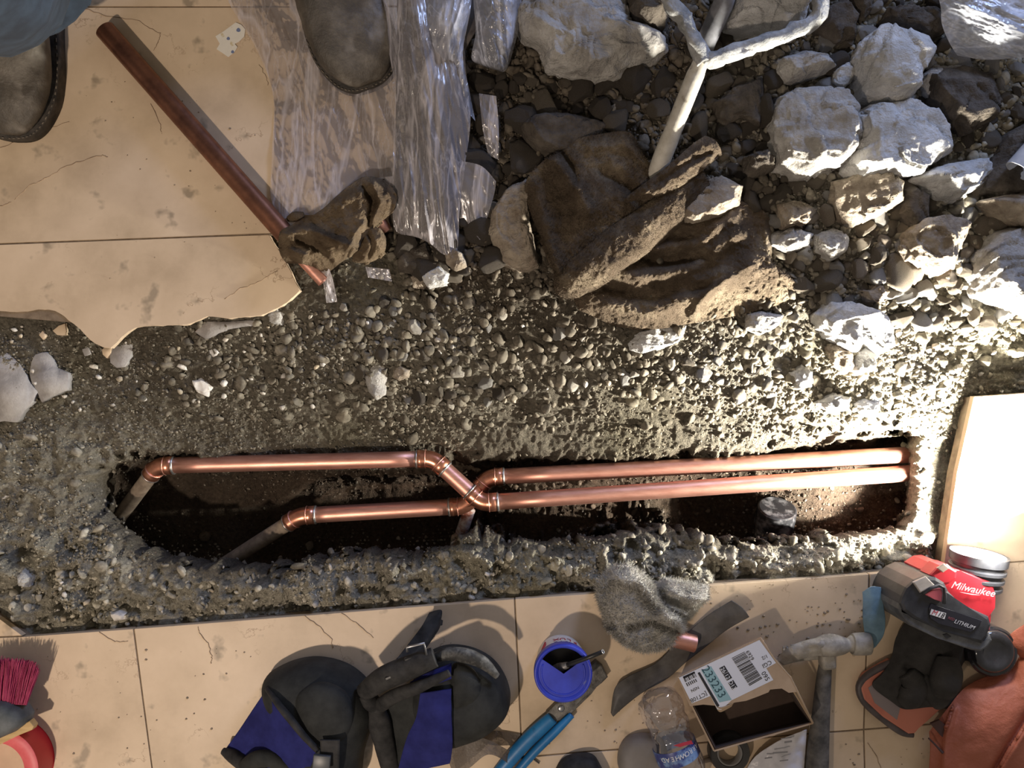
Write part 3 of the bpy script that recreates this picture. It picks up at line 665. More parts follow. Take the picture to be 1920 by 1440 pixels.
for reg, n, r0, r1, lab, grp, ms in ZONES:
    us = [p[0] for p in reg]; vs = [p[1] for p in reg]; c = 0; t = 0
    while c < n and t < 5000:
        t += 1; u, v = random.uniform(min(us), max(us)), random.uniform(min(vs), max(vs)); r = r0+(r1-r0)*random.random()**(.8+1.6*c/n)
        if not inside(np.array([u]), np.array([v]), reg)[0] or not try_place(u, v, r, OCC_t): continue
        placed.append((u, v, r)); z = gzp(u, v); w = P(u, v, z); sc = r*K*(HC-z)
        o = bpy.data.objects.new('stone', proto(random.randrange(9), random.choice(ms))); C.objects.link(o)
        o.location = (w.x, w.y, z+sc*random.uniform(.1, .45)); o.rotation_euler = (random.uniform(-.5, .5), random.uniform(-.5, .5), random.uniform(0, 6.28))
        o.scale = (sc*random.uniform(1, 1.25), sc*random.uniform(.95, 1.2), sc*random.uniform(.9, 1.25)); tag(o, lab, 'stone', grp); c += 1; NST += 1
# grit: many small angular grains lying on the ground (uncountable)
def grit(name, n, dens, rmin, rmax, power, label, pal, sub=1, sink=.25, seed=1, blend=.65):
    rs = np.random.RandomState(seed); V0, F0 = ico(sub); U = rs.uniform(-60, 1980, n*6); Vv = rs.uniform(-60, 1200, n*6)
    D = dens(U, Vv); keep = rs.rand(n*6) < D; U, Vv = U[keep][:n], Vv[keep][:n]; n = len(U)
    x = (U-960)*KF; y = (720-Vv)*KF; xx, yy, z, sv = gz(x, y)
    # a deep point shows nearer the picture centre, so pull samples outwards to keep the coverage even
    nb = ~(inside(x, y, BOTTOM_w) | inside(x, y, BROKEN_w)); x, y, z, xx, yy = xx[nb], yy[nb], z[nb], xx[nb], yy[nb]; n = len(x)
    r = (rmin+(rmax-rmin)*rs.rand(n)**power)*KF
    A = rs.normal(size=(n, 3, 3)); Q, _ = np.linalg.qr(A)
    S = np.stack([rs.uniform(.8, 1.3, n), rs.uniform(.7, 1.1, n), rs.uniform(.45, .85, n)], -1)
    J = 1+rs.uniform(-.30, .30, (n, len(V0), 1)) if sub == 1 else 1+rs.uniform(-.07, .07, (n, len(V0), 1))
    B = V0[None]*J
    for _ in range(0 if sub == 1 else 6):
        pn = rs.normal(size=(n, 3)); pn /= np.linalg.norm(pn, axis=1, keepdims=True)
        e_ = np.clip(np.einsum('nvj,nj->nv', B, pn)-rs.uniform(.45, .8, (n, 1)), 0, None); B = B-e_[..., None]*pn[:, None, :]
    W = np.einsum('nij,nvj->nvi', Q, B*1.15*S[:, None, :])*r[:, None, None]+np.stack([x, y, z+r*sink], -1)[:, None, :]
    F = (F0[None]+(np.arange(n)*len(V0))[:, None, None]).reshape(-1, 3)
    me = np_mesh(name, W.reshape(-1, 3), F); pal = np.array(pal); cc = pal[rs.randint(0, len(pal), n)]*rs.uniform(.75, 1.25, (n, 1))
    ii = np.clip(((y-Y0)/(Y1-Y0)*(ny-1)).round().astype(int), 0, ny-1); jj = np.clip(((x-X0)/(X1-X0)*(nx-1)).round().astype(int), 0, nx-1)
    cc = cc*(1-blend)+blend*colr[ii, jj]*rs.uniform(.8, 1.5, (n, 1))
    ca = me.color_attributes.new('soil', 'FLOAT_COLOR', 'POINT'); c4 = np.concatenate([np.repeat(cc, len(V0), 0), np.ones((n*len(V0), 1))], 1); ca.data.foreach_set('color', c4.astype(np.float32).ravel())
    o = part(name, me, M_grit, ground, smooth=False); tag(o, label, kind='stuff'); return o
M_grit = mat('grit', (.6, .6, .6), (1.25, 1.25, 1.25), .9, 0, 120, .5, 500, .001, attr='soil', spec=.25)
def nz(U, V, f, sd): return fbm(np.stack([U/1000, V/1000, U*0], -1), f, 3, sd)
BRN = [(.055, .043, .030), (.08, .066, .048), (.12, .103, .080), (.17, .15, .12), (.048, .037, .028)]
GRY = [(.13, .115, .09), (.19, .17, .135), (.27, .245, .20), (.10, .085, .065), (.34, .315, .265)]
def d_all(U, V):
    return np.clip(.35+nz(U, V, 9, 3)*1.1, 0, 1)*(V < 1190)
def d_heap(U, V): return np.clip(sstep(690, 800, U)*sstep(640, 520, V)+.55*sstep(540, 640, V)*sstep(840, 760, V)*np.clip(.6+nz(U, V, 7, 5), 0, 1)*sstep(140, 260, U)+.05*sstep(960, 1040, V), 0, 1)
def d_mid(U, V): return np.clip(sstep(560, 620, V)*sstep(850, 780, V)*(.5+nz(U, V, 8, 6)*1.2)*sstep(220, 330, U)+.5*sstep(700, 800, U)*sstep(600, 500, V)+.10*sstep(990, 1050, V)+.3*sstep(850, 900, V)*sstep(1000, 950, V)*sstep(900, 980, U), 0, 1)
grit('fine_gravel', 36000, d_all, 1.0, 3.4, 1.6, 'fine sandy grit scattered over all the bare soil', BRN+GRY, 1, .2, 3)
grit('gravel', 9500, d_mid, 2.6, 7.5, 2.0, 'brown and grey gravel covering the upper slope of the trench', BRN+GRY[:3], 2, .15, 4, .8)
grit('coarse_gravel', 3400, d_heap, 6, 14, 1.5, 'coarse dirt-coated gravel filling the gaps of the rubble heap', BRN[:4]+GRY[:2], 2, .1, 5, .7)
def d_wh(U, V): return np.clip(sstep(560, 640, V)*sstep(800, 740, V)*.5+.3*sstep(1050, 1100, V), 0, 1)
grit('pale_chips', 520, d_wh, 2.2, 7.0, 1.5, 'pale stone chips sprinkled on the gravel and the rim', [(.5, .46, .40), (.6, .57, .52), (.42, .36, .27)], 1, .5, 9, 0)
def d_rim(U, V): return np.clip(sstep(980, 1030, V)*.9+.4*sstep(220, 120, U)*sstep(800, 850, V), 0, 1)
grit('cement_crumbs', 520, d_rim, 3.5, 12, 2.2, 'crumbled grey cement lumps along the lower rim of the trench', [(.33, .30, .26), (.40, .37, .32), (.27, .235, .19), (.22, .19, .15)], 2, -.1, 12, .75)
print('individual stones', NST)
# ------------------------------------------------------------------ soldered copper water lines in the trench
ZP = -.10; RP = .0132
def pxl(pts): return [P(*q) for q in pts]
def elbow_pts(a, b, c, la, lc, n=9):         # arc from a point la before b to lc after b
    a, b, c = Vector(a), Vector(b), Vector(c); p0 = b+(a-b).normalized()*la; p2 = b+(c-b).normalized()*lc
    e0 = b+(a-b).normalized()*la*.55; e2 = b+(c-b).normalized()*lc*.55
    out = [p0]
    for k in range(n):
        t = k/(n-1); out.append(e0*(1-t)**2+b*2*t*(1-t)+e2*t*t)
    return out+[p2]
def ring(p, d, r, w, root, m=None):
    d = Vector(d).normalized(); return part('solder_ring', tube([p-d*w, p-d*w*.3, p+d*w*.3, p+d*w], [r*.94, r*1.05, r*1.05, r*.94], 20), m or M_solder, root)
def fitting(root, a, b, c, la=.026, lc=.026, r=RP):
    pts = elbow_pts(a, b, c, la, lc); rr = [r*1.12]*len(pts)
    pts = [pts[0]]+pts; rr = [r*1.13, r*1.13]+rr[1:]
    rr = [r*1.14, r*1.14]+[r*1.07]*(len(pts)-4)+[r*1.14, r*1.14]
    pts[1] = pts[0]+(pts[2]-pts[1]).normalized()*.007
    f = part('elbow', tube(pts, rr, 22), M_fitting, root)
    d0 = (pts[1]-pts[0]); d1 = (pts[-1]-pts[-2])
    ring(pts[0], d0, r*1.12, .0022, f); ring(pts[-1], d1, r*1.12, .0022, f)
    ring(pts[0]+d0.normalized()*.014, d0, r*1.16, .0009, f, M_copper); ring(pts[-1]-d1.normalized()*.014, d1, r*1.16, .0009, f, M_copper)
    return f
def line(label, nodes, mats, r=RP):
    W = pxl(nodes); root = empty('copper_water_line', W[1], label, 'pipe')
    for i in range(len(W)-1):
        a, b = W[i], W[i+1]; d = (b-a).normalized(); a2 = a+d*(.018 if i else 0); b2 = b-d*(.018 if i < len(W)-2 else 0)
        q = [a2.lerp(b2, t) for t in np.linspace(0, 1, 9)]
        o = part('pipe_length', tube(q, r if mats[i] is not M_oldpipe else r*.93, 22), mats[i], root)
        if mats[i] is M_oldpipe: o['label'] = 'older dull brown pipe stub'
    for i in range(1, len(W)-1): fitting(root, W[i-1], W[i], W[i+1], r=r)
    return root
lineA = line('upper copper line with a diagonal crossover, running from the left tip to the right wall',
     [(212, 985, -.175), (296, 873, -.105), (812, 860, -.10), (903, 943, -.093), (1752, 884, -.095)], [M_oldpipe, M_copper, M_copper, M_copper])
lineB = line('copper line passing under the diagonal crossover in the trench',
     [(405, 1068, -.17), (562, 967, -.122), (872, 949, -.125), (915, 895, -.125), (1752, 850, -.10)], [M_oldpipe, M_copper, M_copper, M_copper])
q = pxl([(880, 955, -.145), (870, 985, -.155), (852, 1040, -.20)])
M_stub = mat('painted_stub', (.30, .12, .08), (.62, .58, .55), .6, .2, 70, .4, 250, .001, lo=.4, hi=.6)
st = part('pipe_stub', tube([q[0].lerp(q[1], t) for t in (0, .5, 1)]+[q[1].lerp(q[2], t) for t in (.3, .6, 1)], .0105, 18), M_stub); tag(st, 'short pipe stub smeared white and red, dropping below the copper crossing', 'pipe')

# black capped pipe standing in its own pit
ax = Vector((.02, .86, .5)).normalized(); top = P(1458, 952, -.125); bt0 = top-ax*.15
capr = empty('capped_drain_pipe', bt0, 'black capped plastic pipe leaning in the pit below the copper lines', 'pipe')
M_abs = mat('black_plastic_dusty', (.012, .012, .014), (.22, .22, .23), .42, 0, 55, .3, 200, .001, lo=.5, hi=.75)
part('pipe_body', lathe(top, -ax, [(.03, .0), (.03, .0285), (.15, .0285), (.15, 0)], 36), M_abs, capr)
sharp(part('cap', lathe(top, -ax, [(0, 0), (0, .029), (.002, .0315), (.036, .0325), (.038, .0300), (.038, .0286)], 40), M_abs, capr))

# ------------------------------------------------------------------ loose copper pipe on the tiles
a = P(197, 56, .0165); b = P(528, 432, .016); dd = (b-a).normalized(); b2 = b+dd*.045
pp = part('copper_pipe', tube([a.lerp(b2, t) for t in np.linspace(0, 1, 14)], .0150, 28, .0012), M_copperdark); tag(pp, 'long dark aged copper pipe lying diagonally on the upper left tiles', 'pipe'); sharp(pp)
a = P(606, 528, .006); b = P(545, 462, .012)
pp = part('copper_pipe', tube([a.lerp(b, t) for t in np.linspace(0, 1, 8)], .0092, 24, .001), M_copperdark2 if False else M_copper); tag(pp, 'thin bright copper pipe end sticking out below the brown rag', 'pipe'); sharp(pp)
a = P(724, 432, .004); b = P(700, 400, .018)
pp = part('copper_pipe', tube([a.lerp(b, t) for t in np.linspace(0, 1, 6)], .0095, 24, .001), M_copper); tag(pp, 'copper pipe end peeking out at the right of the brown rag', 'pipe'); sharp(pp)

# ------------------------------------------------------------------ cloths
M_towel = mat('muddy_terry', (.058, .042, .028), (.28, .225, .155), .97, 0, 16, 1.0, 380, .006, c3=(.12, .09, .062), lo=.3, hi=.72, spec=.1, spots=((.045, .045, .06), 14, .70))
M_rag = mat('brown_rag', (.070, .046, .028), (.26, .195, .125), .97, 0, 20, 1.0, 380, .006, lo=.3, hi=.72, spec=.1)
M_wool = mat('grey_wool', (.25, .235, .205), (.74, .70, .62), .97, 0, 26, 1.0, 350, .006, lo=.3, hi=.7, spec=.1, sheen=.4)
def ridges(L):
    def f(G):
        X, Y = G[..., 0], G[..., 1]; z = 0
        for pts, wd, hh in L:
            z = z+hh*np.exp(-(seg_dist(X, Y, pts, False)/wd)**2)
        return z
    return f
def wig(f, amp, fq, sd, fine=0):
    return lambda G: (f(G) if f else 0)+amp*fbm(G*np.array([.001, .001, 0]), fq, 4, sd)+fine*fbm(G*np.array([.001, .001, 0]), 150, 3, sd+1)
tow = empty('towel', P(1220, 430, 0), 'muddy brown terry towel, half folded into a thick band, on the rubble heap', 'towel')
rd = ridges([([(1130, 500), (1200, 520), (1290, 505), (1380, 440)], 16, .020), ([(1170, 440), (1230, 465), (1310, 455), (1370, 410)], 14, .020), ([(1230, 400), (1290, 425), (1340, 420)], 14, .014),
             ([(1110, 560), (1200, 590), (1300, 560), (1400, 500)], 22, .016), ([(1300, 590), (1330, 545), (1370, 520)], 9, .012), ([(1180, 545), (1260, 548), (1350, 510)], 9, .008),
             ([(1190, 478), (1250, 492), (1330, 478)], 9, -.012), ([(1120, 530), (1220, 555), (1320, 535)], 10, -.010), ([(1435, 400), (1445, 500), (1490, 530)], 10, .006)])
part('spread_cloth', loft([[(1060, 540, .014), (1130, 480, .02), (1220, 400, .024), (1300, 372, .03), (1380, 375, .032), (1432, 395, .026)],
    [(1075, 560, .010), (1150, 520, .02), (1250, 460, .026), (1340, 430, .032), (1400, 430, .034), (1446, 420, .02)],
    [(1085, 580, .004), (1170, 560, .016), (1270, 520, .024), (1370, 490, .032), (1430, 480, .034), (1452, 500, .022)],
    [(1110, 592, -.004), (1190, 585, .008), (1290, 565, .018), (1390, 530, .026), (1460, 520, .026), (1492, 528, .014)],
    [(1150, 612, -.014), (1220, 618, -.008), (1300, 606, -.002), (1390, 590, .004), (1450, 575, .006), (1485, 558, .002)]], 210, 150, wig(rd, .007, 22, 3, .0035), .004), M_towel, tow)
rd = ridges([([(1005, 350), (1020, 430), (1050, 520)], 16, .014), ([(1040, 300), (1080, 350), (1100, 390)], 14, .018), ([(1110, 275), (1170, 265), (1210, 300)], 13, .010), ([(1130, 320), (1180, 350), (1200, 380)], 12, -.012),
             ([(1055, 290), (1075, 320), (1080, 340)], 7, -.012), ([(1030, 420), (1100, 400), (1160, 360)], 12, .006)])
part('folded_cloth', loft([[(1050, 285, .035), (1075, 262, .045), (1120, 252, .05), (1180, 248, .048), (1205, 290, .042), (1222, 312, .036)],
    [(1015, 305, .045), (1060, 320, .058), (1120, 310, .060), (1170, 310, .056), (1210, 320, .048), (1250, 335, .042)],
    [(985, 345, .036), (1040, 370, .052), (1090, 390, .056), (1150, 380, .056), (1200, 375, .054), (1250, 365, .05)],
    [(995, 400, .030), (1030, 440, .045), (1080, 440, .050), (1130, 420, .052), (1190, 400, .052), (1260, 380, .048)],
    [(1025, 470, .024), (1040, 490, .040), (1075, 485, .046), (1120, 455, .050), (1170, 425, .052), (1230, 395, .050)],
    [(1040, 512, .02), (1050, 515, .034), (1085, 500, .042), (1130, 470, .046), (1170, 440, .050), (1220, 410, .048)]], 130, 130, wig(rd, .006, 25, 8, .0035), .004), M_towel, tow)
def roll(pts, rad, flatx, m, root, name, sd, n=36, amp=.0035, fq=45):
    q = catmull(pts, 60); r = catmull([[x] for x in rad], 60)[:, 0]; W = [Vector(p) for p in PX(q)]
    me = tube(W, [max(x, .001) for x in r], n, sx=flatx); k = len(me.vertices); co = np.empty(k*3, np.float32); me.vertices.foreach_get('co', co); co = co.reshape(-1, 3)
    co += (fbm(co, fq, 4, sd)*amp)[:, None]*np.array([.5, .5, 1]); me.vertices.foreach_set('co', co.ravel()); me.update()
    return part(name, me, m, root)
part('rolled_hem', loft([[(1040, 512, .028), (1052, 500, .042), (1090, 470, .054), (1140, 428, .058), (1200, 390, .060), (1262, 345, .062), (1312, 312, .060)],
    [(1038, 530, .036), (1060, 515, .056), (1100, 484, .068), (1150, 443, .071), (1210, 404, .073), (1268, 360, .073), (1318, 320, .062)],
    [(1040, 546, .034), (1070, 530, .058), (1112, 500, .070), (1162, 460, .073), (1220, 420, .074), (1276, 376, .072), (1324, 330, .060)],
    [(1050, 556, .024), (1082, 548, .044), (1124, 522, .058), (1176, 484, .062), (1234, 442, .062), (1290, 392, .060), (1330, 342, .054)],
    [(1062, 560, .008), (1092, 556, .022), (1136, 532, .036), (1188, 494, .040), (1244, 452, .042), (1300, 402, .042), (1334, 350, .044)]], 110, 60, wig(None, .006, 30, 5, .0035), .003), M_towel, tow)
part('turned_corner', loft([[(1170, 372, .060), (1206, 345, .070), (1250, 312, .078), (1296, 272, .080), (1322, 254, .074)],
    [(1170, 374, .062), (1212, 352, .076), (1256, 322, .086), (1304, 282, .086), (1340, 262, .076)],
    [(1171, 377, .060), (1218, 362, .076), (1264, 335, .086), (1316, 296, .084), (1350, 276, .074)],
    [(1172, 379, .056), (1222, 371, .068), (1272, 352, .074), (1322, 316, .072), (1354, 290, .064)]], 80, 40, wig(ridges([(((1230, 345), (1290, 305), (1330, 285)), 6, -.008)]), .006, 34, 9, .0035), .003), M_towel, tow)
roll([(1105, 578, .0), (1120, 570, .006), (1122, 555, .01), (1108, 548, .012)], [.004, .006, .006, .004], 1.2, M_towel, tow, 'hem_tag', 2)
TOWP = [o_ for o_ in tow.children]
# brown rag over the pipe
rg = empty('rag', P(640, 430, 0), 'crumpled brown rag draped over the end of the long copper pipe', 'rag')
rd = ridges([([(535, 440), (580, 430), (650, 460), (700, 470)], 8, .014), ([(590, 400), (640, 380), (690, 350)], 14, .012), ([(700, 345), (715, 380), (700, 410)], 6, .014), ([(680, 350), (700, 380), (690, 420)], 5, -.012),
             ([(545, 470), (570, 480), (565, 495)], 8, .012), ([(560, 450), (600, 470), (625, 500)], 6, -.012), ([(650, 480), (665, 440), (680, 420)], 7, .010)])
part('rag_body', loft([[(525, 432, .03), (560, 415, .034), (600, 395, .034), (640, 360, .036), (680, 332, .034), (720, 335, .03)],
    [(522, 450, .034), (565, 440, .046), (610, 425, .05), (650, 395, .052), (700, 365, .048), (742, 362, .034)],
    [(524, 472, .03), (560, 465, .044), (610, 455, .052), (655, 430, .054), (695, 400, .046), (738, 395, .03)],
    [(530, 485, .022), (565, 482, .036), (610, 478, .044), (650, 465, .046), (680, 445, .036), (705, 425, .024)],
    [(538, 494, .006), (570, 496, .012), (608, 512, .008), (640, 492, .012), (660, 478, .012), (690, 455, .010)]], 120, 100, wig(rd, .006, 30, 5, .0035), .003), M_rag, rg)
part('rag_corner', loft([[(668, 462, .02), (690, 432, .034), (712, 428, .034), (724, 446, .022)], [(664, 476, .024), (690, 458, .040), (712, 452, .040), (724, 460, .026)], [(660, 488, .010), (686, 486, .028), (706, 476, .03), (722, 470, .018)], [(664, 492, .002), (684, 494, .006), (704, 488, .006), (718, 476, .004)]], 50, 50, wig(ridges([(((690, 436), (700, 460), (690, 486)), 4, -.008)]), .006, 40, 6, .003), .003), M_rag, rg)
roll([(540, 410, .012), (555, 405, .018), (570, 402, .018)], [.003, .006, .003], 1.3, M_rag, rg, 'rag_fold', 4)
# fluffy grey wool rag at the lower edge
fr = empty('wool_rag', P(1200, 1140, 0), 'fluffy dusty grey rag straddling the lower tile edge', 'rag')
FO = [(1120, 1118), (1124, 1092), (1150, 1065), (1180, 1062), (1205, 1078), (1225, 1100), (1232, 1120), (1248, 1135), (1270, 1142), (1284, 1150), (1283, 1180), (1262, 1205), (1232, 1218), (1205, 1221), (1170, 1208), (1140, 1180), (1132, 1150)]
fm = blob(FO, -.008, .062, 6, .4, .004, 60, 3, flat=.2, topfn=lambda W: ridges([(V2([(1152, 1070), (1190, 1075), (1225, 1115), (1240, 1135)]), .005, .016), (V2([(1175, 1160), (1215, 1150), (1265, 1175)]), .006, -.014),
     (V2([(1130, 1100), (1150, 1080)]), .006, -.01), (V2([(1235, 1130), (1262, 1150), (1275, 1170)]), .004, .010), (V2([(1150, 1190), (1200, 1200), (1240, 1195)]), .01, .006)])(W)+.004*fbm(W, 50, 3, 7))
b1 = part('rag_body', fm, M_wool, fr)
FO2 = [(1226, 1098), (1250, 1086), (1290, 1094), (1330, 1100), (1326, 1118), (1305, 1142), (1288, 1162), (1268, 1148), (1240, 1132)]
fm2 = blob(FO2, -.012, .046, 5, .4, .004, 60, 9, flat=.2, topfn=lambda W: ridges([(V2([(1240, 1095), (1280, 1110), (1320, 1112)]), .005, .010), (V2([(1240, 1125), (1275, 1140)]), .004, .012)])(W)+.004*fbm(W, 50, 3, 17))
b2 = part('rag_flap', fm2, M_wool, fr)
def fuzz(body, n, L, root, m, sd):
    rs = np.random.RandomState(sd); me = body.data; k = len(me.vertices); co = np.empty(k*3, np.float32); no = np.empty(k*3, np.float32)
    me.vertices.foreach_get('co', co); me.vertex_normals.foreach_get('vector', no); co = co.reshape(-1, 3)+np.array(PWORLD(body)); no = no.reshape(-1, 3)
    i = rs.randint(0, k, n); i = i[no[i, 2] > -.25]; n = len(i); p = co[i]+rs.normal(size=(n, 3))*.0008; d = no[i]*.7+rs.normal(size=(n, 3))*.55; d /= np.linalg.norm(d, axis=1, keepdims=True)
    l = L*rs.uniform(.4, 1.2, n)[:, None]; sd_ = np.cross(d, rs.normal(size=(n, 3))); sd_ /= np.linalg.norm(sd_, axis=1, keepdims=True); w_ = .00045
    V = np.stack([p-sd_*w_, p+sd_*w_, p+d*l+rs.normal(size=(n, 3))*.0006], 1).reshape(-1, 3); F = np.arange(n*3).reshape(-1, 3)
    o = part('wool_fibres', np_mesh('wool_fibres', V, F), m, root, smooth=False); o['kind'] = 'stuff'
fuzz(b1, 22000, .0085, fr, M_wool, 1); fuzz(b2, 7000, .006, fr, M_wool, 2)
for k_, o_ in enumerate(TOWP): fuzz(o_, [26000, 15000, 9000, 5000, 300][k_], .0032, tow, M_towel, 30+k_)
a = P(1303, 1207, .016); b = P(1235, 1190, .018)
pp = part('copper_pipe', tube([a.lerp(b, t) for t in np.linspace(0, 1, 6)], .0128, 28, .0012), M_copper); tag(pp, 'short bright copper pipe end beside the fluffy grey rag', 'pipe'); sharp(pp)

# ------------------------------------------------------------------ plastic film
F1 = film('clear_film', (.76, .71, .73), .30, .72, 18, .2, ((2.6, .5, 1), .25)); F2 = film('milky_film', (.74, .76, .86), .34, .85, 20, .2, ((2.2, .6, 1), .2)); F3 = film('white_film', (.80, .83, .92), .60, .97, 18, .22, ((.6, 2.0, 1), .25))
def crease(amp, fq, ang, st, sd, base_=None):
    ca, sa = math.cos(ang), math.sin(ang)
    def f(G):
        u = (G[..., 0]*ca+G[..., 1]*sa)*.001*st; v = (-G[..., 0]*sa+G[..., 1]*ca)*.001
        p = np.stack([u, v, u*0+sd], -1); r = fbm(p, fq, 4, sd, True, .55); return amp*np.sign(r)*np.abs(r)**.8+amp*.6*fbm(p, fq*.4, 2, sd+4)+(base_(G) if base_ else 0)
    return f
o = part('plastic_film', loft([[(a_, b_, c_*.5) for a_, b_, c_ in r_] for r_ in [[(405, -60, .012), (470, -60, .02), (560, -60, .03), (640, -60, .02), (700, -60, .02)], [(432, 10, .008), (490, 20, .02), (560, 40, .02), (650, 60, .02), (735, 40, .022)], [(482, 95, .006), (530, 100, .02), (600, 110, .018), (680, 110, .02), (742, 120, .024)],
    [(512, 180, .005), (550, 190, .016), (610, 200, .018), (680, 200, .022), (742, 210, .024)], [(510, 290, .005), (550, 300, .012), (610, 310, .016), (680, 310, .02), (740, 300, .022)],
    [(508, 370, .004), (545, 390, .010), (600, 390, .016), (650, 370, .03), (738, 350, .036)], [(528, 412, .004), (560, 402, .012), (600, 398, .022), (660, 345, .062), (736, 330, .064)]]], 150, 200, crease(.0045, 24, 1.25, .4, 3)), F1)
tag(o, 'clear crumpled plastic film spread over the upper left tiles beneath the boot', 'plastic film')
o = part('plastic_film', loft([[(700, -60, .05), (760, -60, .07), (820, -60, .06), (900, -60, .05)], [(716, 10, .05), (770, 10, .075), (830, 10, .065), (885, 10, .045)], [(728, 90, .04), (780, 100, .07), (840, 110, .06), (872, 100, .04)], [(740, 170, .035), (780, 190, .055), (840, 200, .055), (882, 220, .03)],
    [(738, 260, .028), (780, 290, .045), (830, 300, .048), (872, 310, .024)], [(736, 350, .024), (775, 370, .036), (825, 380, .04), (862, 390, .02)], [(742, 432, .008), (780, 432, .02), (830, 450, .02), (860, 440, .012)], [(790, 440, .006), (810, 460, .012), (835, 478, .012), (858, 470, .006)]], 130, 220, crease(.012, 28, 1.42, .16, 11)), F1)
tag(o, 'tall twisted band of clear plastic film hanging down onto the rubble, right of the boot', 'plastic film')
o = part('plastic_film', loft([[(800, -60, .07), (850, -60, .08), (890, -60, .07)], [(790, 20, .07), (850, 30, .085), (882, 20, .07)], [(800, 80, .06), (850, 90, .075), (868, 100, .055)], [(830, 130, .04), (862, 140, .05), (880, 170, .035)], [(860, 200, .02), (880, 215, .03), (892, 228, .016)]], 70, 110, crease(.010, 40, 1.8, .3, 23)), F2)
tag(o, 'small milky flap of plastic film left of the brown strap', 'plastic film')
o = part('plastic_film', loft([[(884, -60, .06), (920, -60, .08), (960, -60, .075), (985, -60, .05)], [(888, 10, .06), (925, 15, .08), (960, 10, .07), (978, 0, .05)], [(892, 60, .055), (925, 65, .07), (955, 70, .06), (972, 55, .04)], [(884, 108, .03), (915, 118, .05), (940, 122, .045), (962, 95, .03)], [(900, 122, .014), (925, 130, .02), (945, 134, .018), (955, 120, .012)]], 90, 130, crease(.011, 42, 1.2, .4, 31)), F2)
tag(o, 'bluish milky plastic film hanging beside the largest concrete chunk', 'plastic film')
o = part('plastic_film', loft([[(1740, -60, .06), (1800, -60, .08), (1880, -60, .09), (1990, -60, .08)], [(1762, 5, .06), (1820, 5, .09), (1890, 10, .09), (1990, 10, .085)], [(1766, 45, .06), (1830, 50, .085), (1900, 50, .09), (1990, 50, .08)], [(1780, 80, .05), (1840, 85, .07), (1910, 80, .08), (1990, 85, .07)], [(1795, 104, .035), (1850, 112, .045), (1920, 108, .05), (1990, 106, .05)]], 150, 110, crease(.010, 40, .35, .35, 41)), F3)
tag(o, 'bright bluish white plastic sheet in the top right corner', 'plastic film')
for k, (rows, lab) in enumerate([([[(898, 175, .03), (930, 180, .035)], [(905, 240, .03), (935, 235, .03)], [(915, 290, .012), (935, 300, .014)]], 'narrow clear shred of film among the stones'),
        ([[(845, 300, .03), (900, 310, .035), (930, 340, .03)], [(850, 350, .03), (900, 360, .03), (925, 370, .025)], [(862, 420, .01), (890, 440, .012), (900, 450, .008)]], 'clear wrinkled scrap of film left of the brown rock'),
        ([[(600, 500, .012), (618, 505, .014)], [(606, 530, .008), (626, 532, .008)], [(612, 568, -.006), (632, 566, -.006)]], 'short clear strip of film at the thin copper pipe end'),
        ([[(685, 500, .006), (730, 505, .008)], [(690, 520, .004), (735, 528, .004)]], 'small clear scrap of film below the rag')]):
    o = part('plastic_scrap', loft(rows, 30, 40, crease(.004, 60, 1.3, .4, 50+k)), F1); tag(o, lab, 'plastic film')
st = part('strap', loft([[(880, -50, .05), (912, -50, .05)], [(878, 10, .055), (900, 10, .055)], [(868, 50, .06), (902, 40, .05)], [(846, 88, .05), (890, 62, .055)], [(850, 100, .045), (868, 108, .04)], [(868, 145, .03), (884, 132, .028)]], 12, 60, None, .002), mat('brown_strap', (.05, .04, .036), (.09, .075, .065), .7, 0, 60, .3, 300)); tag(st, 'dark brown strap folded between two pieces of plastic film', 'strap')
# paper scrap
pm = mat('printed_paper', (.74, .70, .62), (.78, .74, .66), .8, 0, 60, spots=((.55, .44, .22), 75, .60)); 
o = part('paper_scrap', slab([(404, 68), (420, 58), (442, 42), (452, 46), (460, 55), (458, 68), (448, 78), (440, 82), (445, 88), (440, 97), (428, 107), (418, 100), (406, 92), (412, 82)], .0005, .0014, 0), pm, smooth=False); tag(o, 'small torn printed paper scrap on the upper tile', 'paper')
for (u, v, r) in [(447, 56, 4), (428, 72, 3.2), (436, 97, 3)]: part('printed_spot', slab([(u+r*math.cos(t)*(1+.3*math.sin(3*t)), v+r*math.sin(t)) for t in np.linspace(0, 6.28, 9)[:-1]], .0013, .0016), mat('blue_print', (.16, .20, .34)), o, smooth=False)

# ------------------------------------------------------------------ shovel, grip end towards the top edge
sh = empty('shovel', P(1290, 200, 0), 'shovel with dusty white shaft and mud caked D-shaped grip, pushed under the towel', 'shovel')
M_shaft = mat('pale_shaft', (.36, .33, .27), (.60, .57, .50), .6, 0, 25, .4, 200, .001, spots=((.16, .13, .09), 60, .62)); M_grip = mat('caked_grip', (.13, .135, .13), (.46, .455, .44), .85, 0, 40, .9, 220, .003, lo=.3, hi=.68)
q = [P(1322, 98, .11), P(1300, 150, .10), P(1270, 225, .08), P(1240, 300, .055), P(1224, 350, .035)]
part('shaft', tube([Vector(x) for x in catmull([list(p) for p in q], 20)], [.011]*4+[.0125]*8+[.0135]*8, 24), M_shaft, sh)
def stick(rows, rad, name, m, root, sd, sx=1.0, fq=75, amp=.0075):
    q = catmull(rows, 26); W = [Vector(p) for p in PX(q)]; r = catmull([[x] for x in rad], 26)[:, 0]
    me = tube(W, list(r), 18, sx=sx); k = len(me.vertices); co = np.empty(k*3, np.float32); me.vertices.foreach_get('co', co); co = co.reshape(-1, 3)
    co += np.stack([fbm(co, fq, 4, sd+i) for i in range(3)], -1)*amp; me.vertices.foreach_set('co', co.ravel()); me.update(); return part(name, me, m, root)
